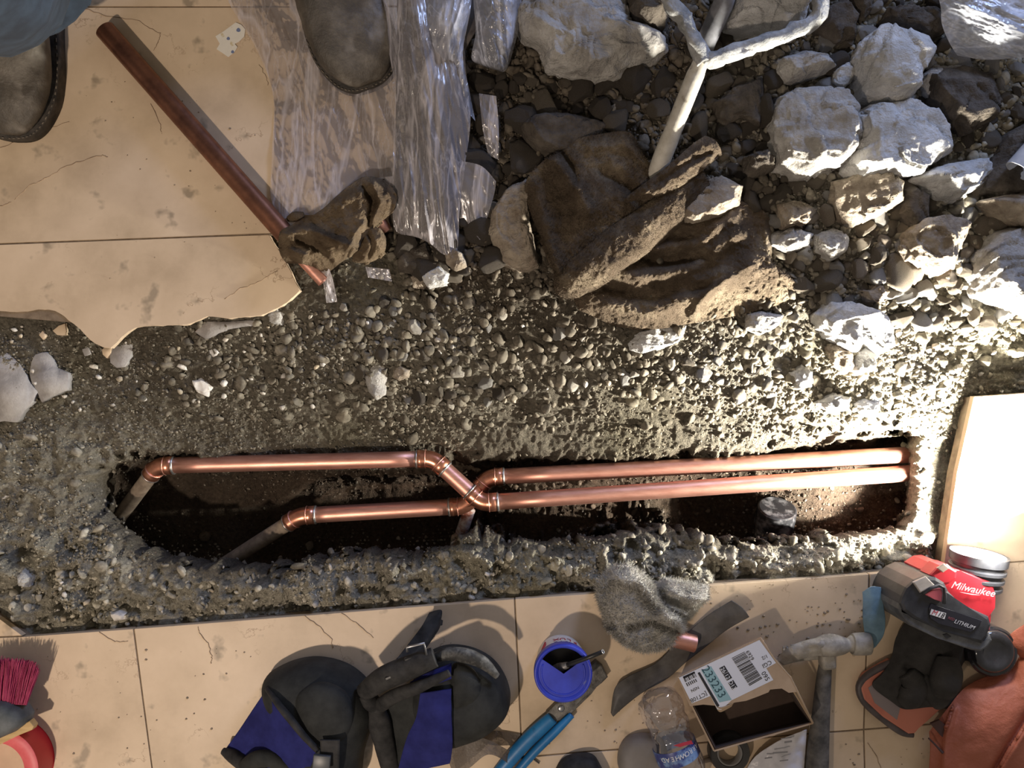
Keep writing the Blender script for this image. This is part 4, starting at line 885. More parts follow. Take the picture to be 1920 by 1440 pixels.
stick([(1236, -40, .125), (1256, 0, .125), (1285, 40, .122), (1305, 80, .118), (1322, 112, .112)], [.011, .011, .011, .012, .013], 'grip_arm', M_grip, sh, 3)
stick([(1318, 112, .112), (1345, 112, .112), (1380, 96, .112), (1430, 80, .112), (1480, 62, .11), (1525, 40, .108), (1541, 10, .108), (1530, -30, .11)], [.010, .012, .011, .011, .011, .011, .0105, .010], 'grip_arm', M_grip, sh, 9)
stick([(1225, -45, .125), (1380, -60, .12), (1540, -45, .11)], [.013, .014, .013], 'handgrip', M_grip, sh, 15)
pipe2 = part('conduit', tube([P(1374, -50, .08), P(1355, 10, .07), P(1325, 75, .05), P(1318, 95, .04)], .0145, 22), mat('grey_conduit', (.12, .12, .13), (.27, .27, .30), .6, 0, 30, .3, 200)); tag(pipe2, 'short grey tube behind the shovel grip at the top edge', 'pipe')
# grey plastic pipe end at the right edge
pe = part('pipe_piece', tube([P(1912, 322, .075), P(1945, 285, .08), P(2000, 225, .09)], .0215, 34, .0022), mat('pale_pipe', (.40, .42, .46), (.56, .57, .60), .4, 0, 30, .1)); tag(pe, 'open end of a pale grey plastic pipe at the right edge', 'pipe'); sharp(pe)
# ------------------------------------------------------------------ person: boots and jeans
person = empty('person', P(330, -60, 0), 'person in dusty brown leather boots and blue jeans standing at the top left', 'person')
M_leather = mat('dusty_boot_leather', (.022, .018, .013), (.20, .175, .14), .5, 0, 16, .6, 200, .002, c3=(.075, .062, .047), lo=.3, hi=.75, spots=((.27, .245, .21), 13, .62))
M_sole = mat('boot_sole', (.02, .017, .014), (.075, .062, .05), .8, 0, 60, .6, 200, .001)
M_stitch = mat('boot_stitch', (.20, .165, .125), (.10, .085, .065), .8, 0, 60)
M_jean = mat('blue_denim', (.007, .013, .024), (.019, .032, .052), .9, 0, 30, .5, 1200, .0005)
def boot(toe, ang, L=.305, W=.052):
    """toe = world xy of the toe tip, ang = direction the toe points (radians)"""
    d = Vector((math.cos(ang), math.sin(ang), 0)); s_ = Vector((-d.y, d.x, 0)); toe = Vector((toe[0], toe[1], 0))
    prof = [(0, .30, .030), (.012, .60, .040), (.03, .80, .050), (.06, .97, .060), (.09, 1.0, .068), (.12, .96, .080), (.155, .88, .098), (.19, .82, .120), (.225, .78, .135), (.26, .74, .140), (.29, .60, .138), (.305, .40, .125)]
    t = np.linspace(0, L, 44); wv = catmull([[a, b, c] for a, b, c in prof], 44); V = []; n = 40
    for x, k, h in wv:
        c = toe-d*x
        for a in np.linspace(0, 2*PI, n, endpoint=False):
            ca, sa = math.cos(a), math.sin(a); yy = W*k*np.sign(ca)*abs(ca)**.8; zz = .018+(h-.018)*(.5+.5*np.sign(sa)*abs(sa)**.85) if sa > 0 else .018+(h-.018)*(.5-.5*abs(sa)**.5)
            q = c+s_*yy+Vector((0, 0, zz)); V.append(q[:])
    V = np.array(V); V = V+(fbm(V, 38, 4, 2, True)*.005)[:, None]*np.array([.4, .4, 1]); F = grid_faces(len(wv), n, True)[:, ::-1]
    me = bpy.data.meshes.new('boot'); me.from_pydata(V.tolist(), [], [tuple(f) for f in F]+[tuple(range(n)), tuple((len(wv)-1)*n+i for i in range(n))[::-1]]); me.update()
    b = part('boot', me, M_leather, person)
    base_ = []                                # sole outline
    for x, k, h in catmull([[0, .02, 0], [.003, .35, 0]]+[[a, b_, 0] for a, b_, c in prof[1:-1]]+[[.305, .30, 0]], 40): base_.append((x-.004, W*k+.003))
    ol = [toe-d*x+s_*w_ for x, w_ in base_]+[toe-d*x-s_*w_ for x, w_ in base_[::-1]]
    part('sole', slab([(q.x, q.y) for q in ol], 0, .022, .003, px=False), M_sole, b)
    ring_ = [toe-d*x+s_*(w_-.0015) for x, w_ in base_]+[toe-d*x-s_*(w_-.0015) for x, w_ in base_[::-1]]
    for k in range(0, len(ring_)-1, 1): pass
    V = []; F = []
    for k in range(len(ring_)-1):
        a, c = ring_[k], ring_[k+1]; L_ = (c-a).length; m_ = max(1, int(L_/.006))
        for j in range(m_):
            p = a.lerp(c, (j+.2)/m_); q = a.lerp(c, (j+.75)/m_); e = (q-p).normalized(); nn = Vector((-e.y, e.x, 0))*.0007; i = len(V)
            for z in (.022, .0232): V += [(p+nn)[:2]+(z,), (q+nn)[:2]+(z,), (q-nn)[:2]+(z,), (p-nn)[:2]+(z,)]
            F += [(i+4, i+5, i+6, i+7), (i, i+1, i+5, i+4), (i+1, i+2, i+6, i+5), (i+2, i+3, i+7, i+6), (i+3, i, i+4, i+7)]
    o = part('welt_stitching', np_mesh('w', np.array(V), np.array(F)), M_stitch, b, smooth=False); o['kind'] = 'stuff'
    for k, zo in ((.155, .103), (.178, .117), (.20, .128)):   # laces across the instep
        pts = [toe-d*k+s_*(.028*x)+Vector((0, 0, zo-abs(x)**2*.010)) for x in np.linspace(-1, 1, 9)]; part('lace', tube(pts, .0022, 8), M_stitch, b)
    # shaft
    c = toe-d*.235; part('boot_shaft', tube([c+Vector((0, 0, .10)), c+Vector((0, 0, .15)), c-d*.005+Vector((0, 0, .2)), c-d*.005+Vector((0, 0, .25))], [.046, .050, .054, .056], 28), M_leather, b)
    return b, toe-d*.235
tl = P(14, 255, .02); b1_, an1 = boot((tl.x, tl.y), math.radians(-96), W=.064)
an1 = an1+Vector((.045, -.055, 0))
tr = P(692, 160, .02); b2_, an2 = boot((tr.x, tr.y), math.radians(-70), W=.062)
# trousers: one mesh, two legs joining at the hips
sk = bpy.data.meshes.new('jeans'); hip = Vector(((an1.x+an2.x)/2, (an1.y+an2.y)/2+.04, .95))
vs = [hip, hip+Vector((0, 0, .12)), hip+Vector((-.09, 0, -.06)), P(-150, -140, .52), P(-45, -40, .30), P(10, -50, .14), hip+Vector((.09, 0, -.06)), (an2+Vector((-.02, .02, .5))), an2+Vector((0, .01, .28)), an2+Vector((0, .005, .125))]
sk.from_pydata([v[:] for v in vs], [(0, 1), (0, 2), (2, 3), (3, 4), (4, 5), (0, 6), (6, 7), (7, 8), (8, 9)], []); so = bpy.data.objects.new('jeans', sk); C.objects.link(so)
md = so.modifiers.new('s', 'SKIN'); rad = [.15, .16, .10, .095, .098, .108, .10, .078, .070, .076]
for i, r in enumerate(rad): sk.skin_vertices[0].data[i].radius = (r, r)
sk.skin_vertices[0].data[0].use_root = True
so.modifiers.new('u', 'SUBSURF').levels = 2
bpy.context.view_layer.update(); me = bpy.data.meshes.new_from_object(so.evaluated_get(bpy.context.evaluated_depsgraph_get())); bpy.data.objects.remove(so)
k = len(me.vertices); co = np.empty(k*3, np.float32); me.vertices.foreach_get('co', co); co = co.reshape(-1, 3); co += np.stack([fbm(co, 12, 3, i) for i in range(3)], -1)*.012; me.vertices.foreach_set('co', co.ravel())
me.materials.clear(); part('jeans', me, M_jean, person)
part('hem', blob([(28, 58), (58, 64), (95, 50), (125, 26), (157, -5), (170, -90), (60, -150), (-60, -100), (-60, 10)], .085, .085, 5, .3, .004, 30, 4, flat=.3), M_jean, person)
h2 = an2+Vector((0, .005, 0)); part('hem', tube([h2+Vector((0, 0, .095)), h2+Vector((0, 0, .12)), h2+Vector((0, 0, .14))], [.078, .080, .074], 36, .004), M_jean, person)

# ------------------------------------------------------------------ knee pads
def kneepad(label, loc): return empty('knee_pad', loc, label, 'knee pad')
M_foam = mat('black_foam', (.013, .014, .014), (.032, .034, .033), .8, 0, 30, .35, 500, .001, spec=.3)
def sm(pts, n=60): return [tuple(p) for p in catmull(pts, n, True)]
k1 = kneepad('black and blue knee pad with a smooth round cup, left of the pair', P(590, 1350, 0))
part('pad', blob(sm([(488, 1292), (520, 1258), (580, 1241), (640, 1252), (684, 1285), (702, 1330), (694, 1370), (678, 1420), (665, 1480), (600, 1500), (560, 1460), (520, 1380)]), 0, .085, 5, .32, .0015, 20, 4, flat=.15), M_foam, k1)
part('knee_cup', blob(sm([(560, 1300), (600, 1282), (645, 1300), (662, 1345), (645, 1390), (600, 1402), (565, 1370), (552, 1330)]), .068, .026, 5, .5, 0, flat=.1, soft=True), M_foam, k1)
part('blue_panel', loft([[(497, 1296, .055), (520, 1330, .082), (555, 1372, .09), (592, 1412, .088)], [(474, 1330, .04), (505, 1365, .07), (545, 1400, .085), (585, 1432, .085)], [(446, 1372, .03), (485, 1400, .055), (530, 1428, .075), (575, 1450, .08)], [(420, 1408, .015), (460, 1432, .035), (510, 1450, .06), (560, 1475, .07)]], 40, 40, None, .004), M_blue, k1)
roll([(500, 1292, .058), (525, 1325, .086), (560, 1368, .095), (596, 1408, .094)], [.003, .005, .005, .004], 1.0, M_black, k1, 'seam_binding', 3, 12)
roll([(418, 1408, .022), (440, 1420, .03), (462, 1434, .042), (500, 1440, .06)], [.005, .010, .010, .010], 1.0, M_black, k1, 'hem_binding', 7, 14)
roll([(455, 1436, .05), (480, 1424, .062), (510, 1424, .07), (545, 1445, .07)], [.006, .010, .010, .006], 1.2, M_foam, k1, 'lower_strap', 8, 14)
part('strap', loft([[(600, 1388, .10), (637, 1388, .10)], [(602, 1420, .098), (636, 1420, .098)], [(606, 1470, .085), (634, 1470, .085)]], 8, 20, None, .003), M_black, k1)
part('buckle', box(P(603, 1430, .104), (.024, .022, .006), -.1, .0015), mat('grey_buckle', (.06, .065, .07), None, .4), k1)
k2 = kneepad('black and blue knee pad with loose strap and buckle, right of the pair', P(840, 1330, 0))
part('pad', blob(sm([(800, 1234), (845, 1219), (900, 1230), (938, 1262), (957, 1310), (948, 1348), (912, 1378), (870, 1395), (840, 1400), (800, 1380), (770, 1330), (775, 1270)]), 0, .088, 5, .30, .0015, 20, 6, flat=.15), M_foam, k2)
roll([(800, 1240, .08), (845, 1226, .088), (898, 1238, .086), (932, 1268, .078)], [.004, .008, .008, .004], 1.2, mat('scuffed_rubber', (.02, .02, .02), (.16, .16, .15), .6, 0, 60, .4, lo=.45, hi=.7), k2, 'scuffed_rim', 5, 14)
part('knee_cup', blob(sm([(848, 1250), (885, 1255), (902, 1290), (893, 1315), (868, 1328), (845, 1325)]), .072, .022, 5, .5, 0, flat=.1), M_foam, k2)
part('blue_panel', loft([[(846, 1243, .088), (800, 1262, .09), (770, 1278, .08)], [(846, 1258, .094), (805, 1272, .096), (740, 1310, .07)], [(846, 1273, .094), (800, 1290, .092), (722, 1322, .06)]], 40, 20, None, .003), M_blue, k2)
part('blue_panel', loft([[(788, 1300, .085), (815, 1296, .094), (846, 1292, .096)], [(780, 1345, .08), (812, 1340, .092), (846, 1340, .096)], [(764, 1380, .07), (806, 1385, .086), (848, 1390, .09)], [(752, 1420, .06), (800, 1424, .07), (846, 1420, .075)], [(745, 1450, .05), (795, 1442, .06), (843, 1432, .065)]], 40, 50, wig(None, .004, 20, 4), .003), M_blue, k2)
part('strap', loft([[(805, 1148, .012), (828, 1144, .014), (826, 1168, .012)], [(790, 1175, .035), (815, 1178, .035), (822, 1182, .03)], [(762, 1212, .06), (785, 1218, .06), (795, 1222, .055)], [(732, 1250, .08), (758, 1258, .08), (770, 1262, .07)]], 20, 50, wig(None, .004, 40, 3), .003), M_black, k2)
roll([(682, 1298, .06), (720, 1272, .088), (770, 1250, .10), (815, 1232, .10)], [.010, .013, .013, .011], 1.3, M_black, k2, 'upper_strap', 4, 18)
roll([(706, 1328, .045), (740, 1305, .08), (785, 1288, .095), (842, 1262, .10)], [.008, .008, .007, .004], 1.3, M_black, k2, 'side_strap', 6, 18)
roll([(684, 1300, .055), (695, 1315, .052), (708, 1328, .046)], [.010, .013, .010], 1.0, M_black, k2, 'strap_fold', 8, 18)
bk = part('buckle', box(P(783, 1240, .105), (.034, .020, .008), .28, .002), M_blacks, k2)
part('buckle_frame', tube([P(764, 1222, .11), P(762, 1214, .112), P(795, 1206, .112), P(800, 1228, .11)], .0018, 8), mat('steel', (.35, .35, .36), None, .35, .9), bk)
part('buckle_tongue', box(P(750, 1262, .107), (.044, .005, .003), .40, .001), M_abs, bk)
roll([(705, 1322, .05), (712, 1360, .045), (722, 1400, .04), (738, 1460, .03)], [.008, .011, .010, .009], 1.5, M_black, k2, 'lower_strap', 10, 18)
part('lining', loft([[(712, 1320, .035), (750, 1310, .05), (790, 1300, .06)], [(722, 1370, .03), (752, 1365, .05), (782, 1350, .06)], [(735, 1450, .02), (748, 1440, .035), (758, 1425, .05)]], 24, 40, wig(None, .004, 30, 5), .003), M_foam, k2)
# sanding mesh roll strip between pad and pliers
ms = empty('sandpaper_strip', P(905, 1410, 0), 'brown open-mesh sandpaper strip curled beside the right knee pad', 'sandpaper')
M_mesh = film('sanding_mesh', (.14, .115, .095), .82, .95, 300, .5)
part('strip_coil', loft([[(836, 1410, .01), (870, 1385, .028), (905, 1384, .03), (945, 1402, .02), (985, 1428, .006)], [(850, 1455, .01), (880, 1440, .03), (915, 1415, .034), (950, 1430, .022), (962, 1452, .006)]], 60, 24, wig(None, .004, 30, 5)), M_mesh, ms)
part('strip_end', loft([[(888, 1380, .002), (925, 1370, .003), (975, 1376, .002)], [(905, 1392, .02), (930, 1398, .02), (976, 1396, .004)]], 30, 16), M_mesh, ms)

# ------------------------------------------------------------------ tub of flux with blue lid
cT = P(1056, 1263, .07); cx, cy = cT.x, cT.y; R = .0415
tub = empty('flux_tub', (cx, cy, 0), 'white tub with cut open blue lid and dark paste brush inside', 'tub')
M_tub = mat('white_tub', (.62, .60, .60), (.70, .68, .68), .5, 0, 30)
part('tub_body', lathe((cx, cy, 0), (0, 0, 1), [(0, 0), (0, .034), (.003, .0355), (.058, .0385), (.062, .0385), (.062, .0370), (.004, .034), (.004, 0)], 48), M_tub, tub)
part('paste', lathe((cx, cy, .0045), (0, 0, 1), [(0, 0.0), (0, .0338), (.014, .0345), (.018, .02), (.020, 0)], 36), mat('dark_paste', (.010, .009, .008), None, .35), tub)
M_lid = mat('blue_lid', (.018, .030, .36), (.03, .055, .52), .45, 0, 18, .1, 300, .0004, spots=((.16, .18, .36), 45, .68))
lid = part('lid_ring', lathe((cx, cy, .055), (0, 0, 1), [(0, .0388), (0, .0415), (.014, .0415), (.016, .0405), (.016, .0375), (.0125, .0362), (.0125, .0355), (.010, .0355), (.010, .0372), (0, .0388)], 64), M_lid, tub)
a0, a1 = math.radians(34), math.radians(147); an = [a1+(2*PI-(a1-a0))*t for t in np.linspace(0, 1, 50)]
part('lid_disc', slab([(cx+.001, cy-.002)]+[(cx+.0372*math.cos(t), cy+.0372*math.sin(t)) for t in an], .0650, .0664, .0004, px=False), M_lid, tub, smooth=False)
part('lid_groove', tube([Vector((cx+.031*math.cos(t), cy+.031*math.sin(t), .0666)) for t in an[2:-2]], .0011, 8), M_lid, tub)
M_red = mat('red_print', (.42, .03, .05)); M_navy = mat('navy_print', (.04, .03, .16)); M_ink = mat('black_ink', (.018, .018, .022))
def wrap_text(s_, ang0, z, size, m, r=.0385, step=None, flip=True, parent=None):
    step = step or size*.72/r
    for i, ch in enumerate(s_):
        if ch == ' ': continue
        a = ang0-(i-(len(s_)-1)/2)*step if flip else ang0+(i-(len(s_)-1)/2)*step
        n = Vector((math.cos(a), math.sin(a), 0)); t = Vector((-math.sin(a), math.cos(a), 0)); up = Vector((0, 0, 1))
        X, Y = (t, up) if not flip else (-t, -up)
        M = Matrix((X, Y, X.cross(Y))).transposed()
        text(ch, Vector((cx, cy, z))+n*(r+.0004-(.060-z)*.05), size, 0, m, parent, M=M, ext=.0002)
wrap_text('FLUX', math.radians(80), .030, .014, M_red, parent=tub, flip=False)
wrap_text('PASTE', math.radians(80), .046, .011, M_navy, parent=tub, flip=False)
for k in range(3): part('red_stripe', tube([Vector((cx+(.0375+.0004*j)*math.cos(a), cy+.0375*math.sin(a), .02+.006*k+.012*j)) for j, a in enumerate(np.linspace(2.25, 2.75, 6)/1)][:3], .0012, 6), M_red, tub)
h = part('brush_handle', tube([P(1048, 1252, .045), P(1075, 1243, .068), P(1100, 1234, .078), P(1130, 1222, .09)], [.0036, .0034, .0031, .0030], 14, .0008), mat('black_handle', (.012, .012, .012), None, .4), tub); h['label'] = 'thin black brush handle poking out'
part('brush_tip', lathe(P(1130, 1222, .0905), P(1130, 1222, .09)-P(1100, 1234, .078), [(0, .0022), (0, .0034), (.001, .0034), (.001, .0022), (0, .0022)], 20), mat('bright_metal', (.7, .7, .7), None, .3, .8), tub)
part('brush_head', tube([P(1034, 1258, .030), P(1048, 1252, .045), P(1064, 1247, .06)], [.006, .007, .0045], 12), mat('greasy_metal', (.10, .095, .09), (.3, .29, .28), .5, .4, 80), tub)

# ------------------------------------------------------------------ pliers with blue handles
pl = empty('pliers', P(1060, 1340, 0), 'tongue-and-groove pliers with blue handles lying under the blue lidded tub', 'pliers')
M_bh = mat('blue_grip', (.008, .11, .30), (.02, .19, .45), .42, 0, 20, .1, 200, .0005, spots=((.02, .08, .18), 50, .66)); M_steel = mat('grimy_steel', (.04, .037, .034), (.19, .18, .165), .5, .6, 50, .5, 200, .001)
def bar(rows, name, m, root, sx=1.0, n=20):   # rows (u, v, z, r)
    q = catmull([r[:3] for r in rows], 26); rr = catmull([[r[3]] for r in rows], 26)[:, 0]; return part(name, tube([Vector(p) for p in PX(q)], list(rr), n, sx=sx), m, root)
bar([(1036, 1345, .012, .0085), (1010, 1368, .012, .0095), (985, 1392, .012, .0095), (955, 1425, .012, .0092), (925, 1462, .012, .008)], 'handle_grip', M_bh, pl, 1.15)
bar([(1072, 1340, .009, .0052), (1040, 1372, .009, .0068), (1000, 1412, .009, .0068), (950, 1470, .009, .006)], 'handle_grip', M_bh, pl, 1.0)
part('lower_jaw', slab([(1024, 1338), (1042, 1320), (1060, 1308), (1085, 1290), (1100, 1255), (1118, 1240), (1130, 1250), (1140, 1270), (1128, 1282), (1112, 1290), (1096, 1310), (1072, 1330), (1050, 1352), (1038, 1354)], .001, .014, .002), M_steel, pl, smooth=False)
part('shank', slab([(1068, 1342), (1110, 1300), (1118, 1290), (1108, 1284), (1085, 1302), (1058, 1330)], .002, .010, .0015), M_steel, pl, smooth=False)
part('pivot_bolt', lathe(P(1052, 1328, .013), (0, 0, 1), [(0, .0052), (.002, .005), (.003, .003), (.003, 0)], 20), mat('steel', (.35, .35, .36), None, .35, .9), pl)

# ------------------------------------------------------------------ curved dark strip of rubber flashing
o = part('rubber_strip', loft([[(1372, 1126, .022), (1392, 1140, .024), (1405, 1157, .022)], [(1330, 1152, .016), (1352, 1165, .018), (1362, 1182, .016)], [(1296, 1180, .01), (1312, 1196, .012), (1322, 1214, .010)], [(1262, 1212, .007), (1276, 1228, .010), (1286, 1242, .007)],
     [(1228, 1244, .006), (1240, 1258, .010), (1252, 1272, .006)], [(1178, 1268, .008), (1196, 1282, .014), (1206, 1298, .008)], [(1153, 1290, .012), (1162, 1308, .018), (1172, 1324, .012)], [(1145, 1336, .01), (1147, 1340, .012), (1150, 1344, .01)]], 16, 90, wig(None, .002, 40, 2), .002),
     mat('dark_rubber', (.035, .031, .028), (.13, .12, .11), .6, 0, 22, .3, 200, .001, lo=.3, hi=.75)); tag(o, 'curved dusty dark rubber strip with a pointed end', 'strip')

# ------------------------------------------------------------------ cardboard box with shipping label
bx = empty('cardboard_box', P(1400, 1310, 0), 'small torn open cardboard box with a white shipping label on top', 'box')
M_card = mat('cardboard', (.33, .235, .15), (.43, .315, .21), .85, 0, 18, .2, 300, .0005); M_cardin = mat('cardboard_inside_shaded', (.062, .040, .030), (.085, .056, .042), .9, 0, 20, .2, 300, .0005)  # second cardboard is darkened to paint in the shade inside the box
zt = .062; q4 = [(1271, 1271), (1426, 1195), (1524, 1356), (1339, 1408)]
Tq = [P(u, v, zt) for u, v in q4]; Bq = [P(u, v, 0) for u, v in [(1277, 1268), (1424, 1200), (1512, 1350), (1340, 1396)]]
def panel(c, t, name, m, root):               # thin double sided wall from 4 corners
    c = [Vector(x) for x in c]; n = (c[1]-c[0]).cross(c[2]-c[0]).normalized()*t; bm = bmesh.new(); a = [bm.verts.new(x+n*.5) for x in c]; b = [bm.verts.new(x-n*.5) for x in c]
    bm.faces.new(a); bm.faces.new(b[::-1]); k = len(c)
    for i in range(k): bm.faces.new((a[i], b[i], b[(i+1) % k], a[(i+1) % k]))
    bmesh.ops.recalc_face_normals(bm, faces=bm.faces); me = bpy.data.meshes.new(name); bm.to_mesh(me); bm.free(); return part(name, me, m, root, smooth=False)
for i in range(4):
    j = (i+1) % 4; mid = sum(Tq, Vector())/4
    panel([Tq[i], Tq[j], Bq[j], Bq[i]], .0024, 'side_panel', M_card, bx)
    e = [x+(mid-x).normalized()*.0035 for x in (Tq[i], Tq[j], Bq[j], Bq[i])]; o = panel(e, .0008, 'shaded_inner_side', M_cardin, bx)  # inner faces of the sides in the darkened shade colour
panel([b_+Vector((0, 0, .003)) for b_ in Bq], .002, 'bottom_panel', M_cardin, bx)
top_poly = [(1271, 1271), (1426, 1195), (1462, 1247), (1483, 1270), (1487, 1284), (1494, 1296), (1478, 1298), (1465, 1290), (1452, 1291), (1443, 1292), (1440, 1297), (1420, 1305), (1398, 1313), (1378, 1316), (1362, 1320), (1352, 1326), (1340, 1322), (1318, 1320), (1293, 1323)]
part('top_panel', slab(top_poly, zt, zt+.0022, 0, zat=zt), M_card, bx, smooth=False)
part('torn_lip', loft([[(1340, 1322, zt+.002), (1352, 1327, zt+.004), (1376, 1318, zt+.002)], [(1346, 1333, zt-.001), (1353, 1335, zt), (1372, 1325, zt-.001)]], 16, 8, None, .001), M_card, bx)
part('fold_edge', tube([P(1426, 1196, zt+.001), P(1450, 1234, zt+.001), P(1482, 1270, zt+.001), P(1524, 1356, zt+.001)], .0016, 8), M_card, bx)
zl = zt+.0026
LB = part('shipping_label', slab([(1273, 1271), (1424, 1200), (1455, 1243), (1437, 1253), (1450, 1275), (1372, 1313), (1352, 1331), (1345, 1330), (1332, 1305), (1297, 1319)], zl-.0003, zl, 0), mat('label_paper', (.62, .64, .70), None, .5), bx, smooth=False)
def on_label(pts, m, dz=.0002, nm='printed_bar'): return part(nm, slab(pts, zl-.0001, zl+dz, 0), m, LB, smooth=False)
on_label([(1315, 1257), (1333, 1249), (1372, 1312), (1349, 1317)], mat('teal_print', (.24, .40, .44)))
on_label([(1308, 1262), (1312, 1260), (1349, 1323), (1345, 1327)], M_ink, .0003)
def lerp2(a, b, t): return (a[0]+(b[0]-a[0])*t, a[1]+(b[1]-a[1])*t)
def bars(A, B, D, E, n, sd, w0=.35):          # quad A-B (start edge) to D-E (end edge) with n bars across
    rs = random.Random(sd)
    for k in range(n):
        t = k/n; t2 = t+rs.uniform(.25, .8)/n; on_label([lerp2(A, D, t), lerp2(B, E, t), lerp2(B, E, t2), lerp2(A, D, t2)], M_ink, .0003)
bars((1372, 1234), (1396, 1222), (1406, 1287), (1430, 1273), 24, 3)
bars((1280, 1269), (1302, 1259), (1286, 1279), (1306, 1267), 1, 4)
for k in range(9): a = lerp2((1281, 1270), (1303, 1259), k/9); b = lerp2((1285, 1279), (1308, 1268), k/9); e = .8+.9*(k % 3 == 0); on_label([a, (a[0]+e, a[1]-e*.4), (b[0]+e, b[1]-e*.4), b], M_ink, .0003)
for k in range(6): a = lerp2((1286, 1281), (1306, 1272), k/6); b = lerp2((1289, 1287), (1309, 1277), k/6); e = 1.6; on_label([a, (a[0]+e, a[1]-e*.4), (b[0]+e, b[1]-e*.4), b], M_ink, .0003)
text('233233', P(1338, 1279, zl+.0002), .0170, -58, mat('dark_teal_ink', (.02, .06, .08)), LB)
M_whiteink = mat('white_ink', (.7, .72, .76))
for s_, u, v, a_ in (('26', 1357, 1256, 0), ('12', 1364.5, 1268, 0), ('D13', 1374, 1284, 0)):
    d = (.53, .85); e = (.85, -.46); hw = 6.6 if s_ != 'D13' else 7.6; hh = 5.6
    on_label([(u-d[0]*hw-e[0]*hh, v-d[1]*hw-e[1]*hh), (u-d[0]*hw+e[0]*hh, v-d[1]*hw+e[1]*hh), (u+d[0]*hw+e[0]*hh, v+d[1]*hw+e[1]*hh), (u+d[0]*hw-e[0]*hh, v+d[1]*hw-e[1]*hh)], M_ink, .0003)
    text(s_, P(u-1, v+.5, zl+.0004), .0082, -58, M_whiteink, LB)
text('095', P(1435, 1268, zl+.0002), .0095, -58, M_ink, LB); text('6929', P(1406, 1229, zl+.0002), .0078, -58, M_ink, LB)
text('CGI', P(1438, 1245, zl+.0002), .0085, 27+180, M_ink, LB); text('1/2', P(1434, 1232, zl+.0002), .0070, 27+180, M_ink, LB); text('NSN', P(1303, 1292, zl+.0002), .0062, 27+180, M_ink, LB)
text('[CT10B', P(1310, 1307, zl+.0002), .0082, 25+180, M_ink, LB)

# ------------------------------------------------------------------ empty water bottle
bo = empty('water_bottle', P(1260, 1370, 0), 'crushed empty clear plastic water bottle with a blue label', 'bottle')
m = bpy.data.materials.new('clear_plastic'); m.use_nodes = True; N = m.node_tree.nodes; L = m.node_tree.links; N.remove(N['Principled BSDF'])
tr_ = N.new('ShaderNodeBsdfTransparent'); tr_.inputs[0].default_value = (.93, .93, .95, 1); gl = N.new('ShaderNodeBsdfGlossy'); gl.inputs['Roughness'].default_value = .06; gl.inputs[0].default_value = (.95, .95, 1, 1)
lw = N.new('ShaderNodeLayerWeight'); lw.inputs[0].default_value = .35; mr = N.new('ShaderNodeMapRange'); mr.inputs[3].default_value = .14; mr.inputs[4].default_value = .85; L.new(lw.outputs['Facing'], mr.inputs[0])
mx = N.new('ShaderNodeMixShader'); L.new(mr.outputs[0], mx.inputs[0]); L.new(tr_.outputs[0], mx.inputs[1]); L.new(gl.outputs[0], mx.inputs[2]); L.new(mx.outputs[0], N['Material Output'].inputs[0]); M_pet = m
A = P(1232, 1312, .032); B = P(1276, 1428, .034); axb = (B-A).normalized()
prof = [(-.012, .001), (-.010, .018), (-.004, .027), (.006, .031), (.02, .032), (.034, .0305), (.048, .030), (.058, .029), (.066, .0315), (.070, .032), (.085, .032), (.090, .033), (.10, .0335), (.115, .031), (.128, .024), (.14, .015), (.148, .0125), (.165, .0125), (.165, .0)]
pc = catmull(prof, 90); me = lathe(A, axb, [tuple(x) for x in np.clip(pc, [-1, .0008], [1, 1])], 56); k = len(me.vertices); co = np.empty(k*3, np.float32); me.vertices.foreach_get('co', co); co = co.reshape(-1, 3)
tt = (co-np.array(A)) @ np.array(axb); cw = sstep(.06, .045, tt)+.12; co[:, 2] = co[:, 2]-.006*cw+cw*fbm(co, 70, 3, 4, True)*.006; co[:, 0] += cw*fbm(co, 60, 3, 8, True)*.004; co[:, 2] = np.maximum(co[:, 2], .0015); me.vertices.foreach_set('co', co.ravel()); me.update()
part('bottle_body', me, M_pet, bo)
lb = part('bottle_label', lathe(A, axb, [(.066, .0322), (.069, .0326), (.086, .0328), (.089, .0326)], 56), mat('blue_bottle_label', (.03, .045, .20), (.22, .36, .60), .4, 0, 45, lo=.45, hi=.6), bo)
up = Vector((0, 0, 1)); sx_ = axb.cross(up).normalized(); un = sx_.cross(axb).normalized()
for i, ch in enumerate('ARROWHEAD'):          # printed along the band, read from the far side
    a = math.radians(90+(i-4.6)*13); n = un*math.sin(a)-sx_*math.cos(a)*-1
    n = (un*math.sin(a)+sx_*(-math.cos(a))).normalized(); Y = axb; X = Y.cross(n)
    text(ch, A+axb*.0745+n*.0330, .0098, 0, M_whiteink, lb, M=Matrix((X, Y, n)).transposed(), ext=.0001)
part('red_swoosh', loft([[(1262, 1398, .0672), (1278, 1393, .067), (1296, 1388, .062)], [(1276, 1401, .0672), (1288, 1397, .066), (1300, 1395, .060)]], 10, 4), M_red, lb)
sharp(part('bottle_cap', lathe(A, axb, [(.150, .0), (.150, .0142), (.164, .0142), (.166, .012), (.166, 0)], 30), M_whiteink, bo))

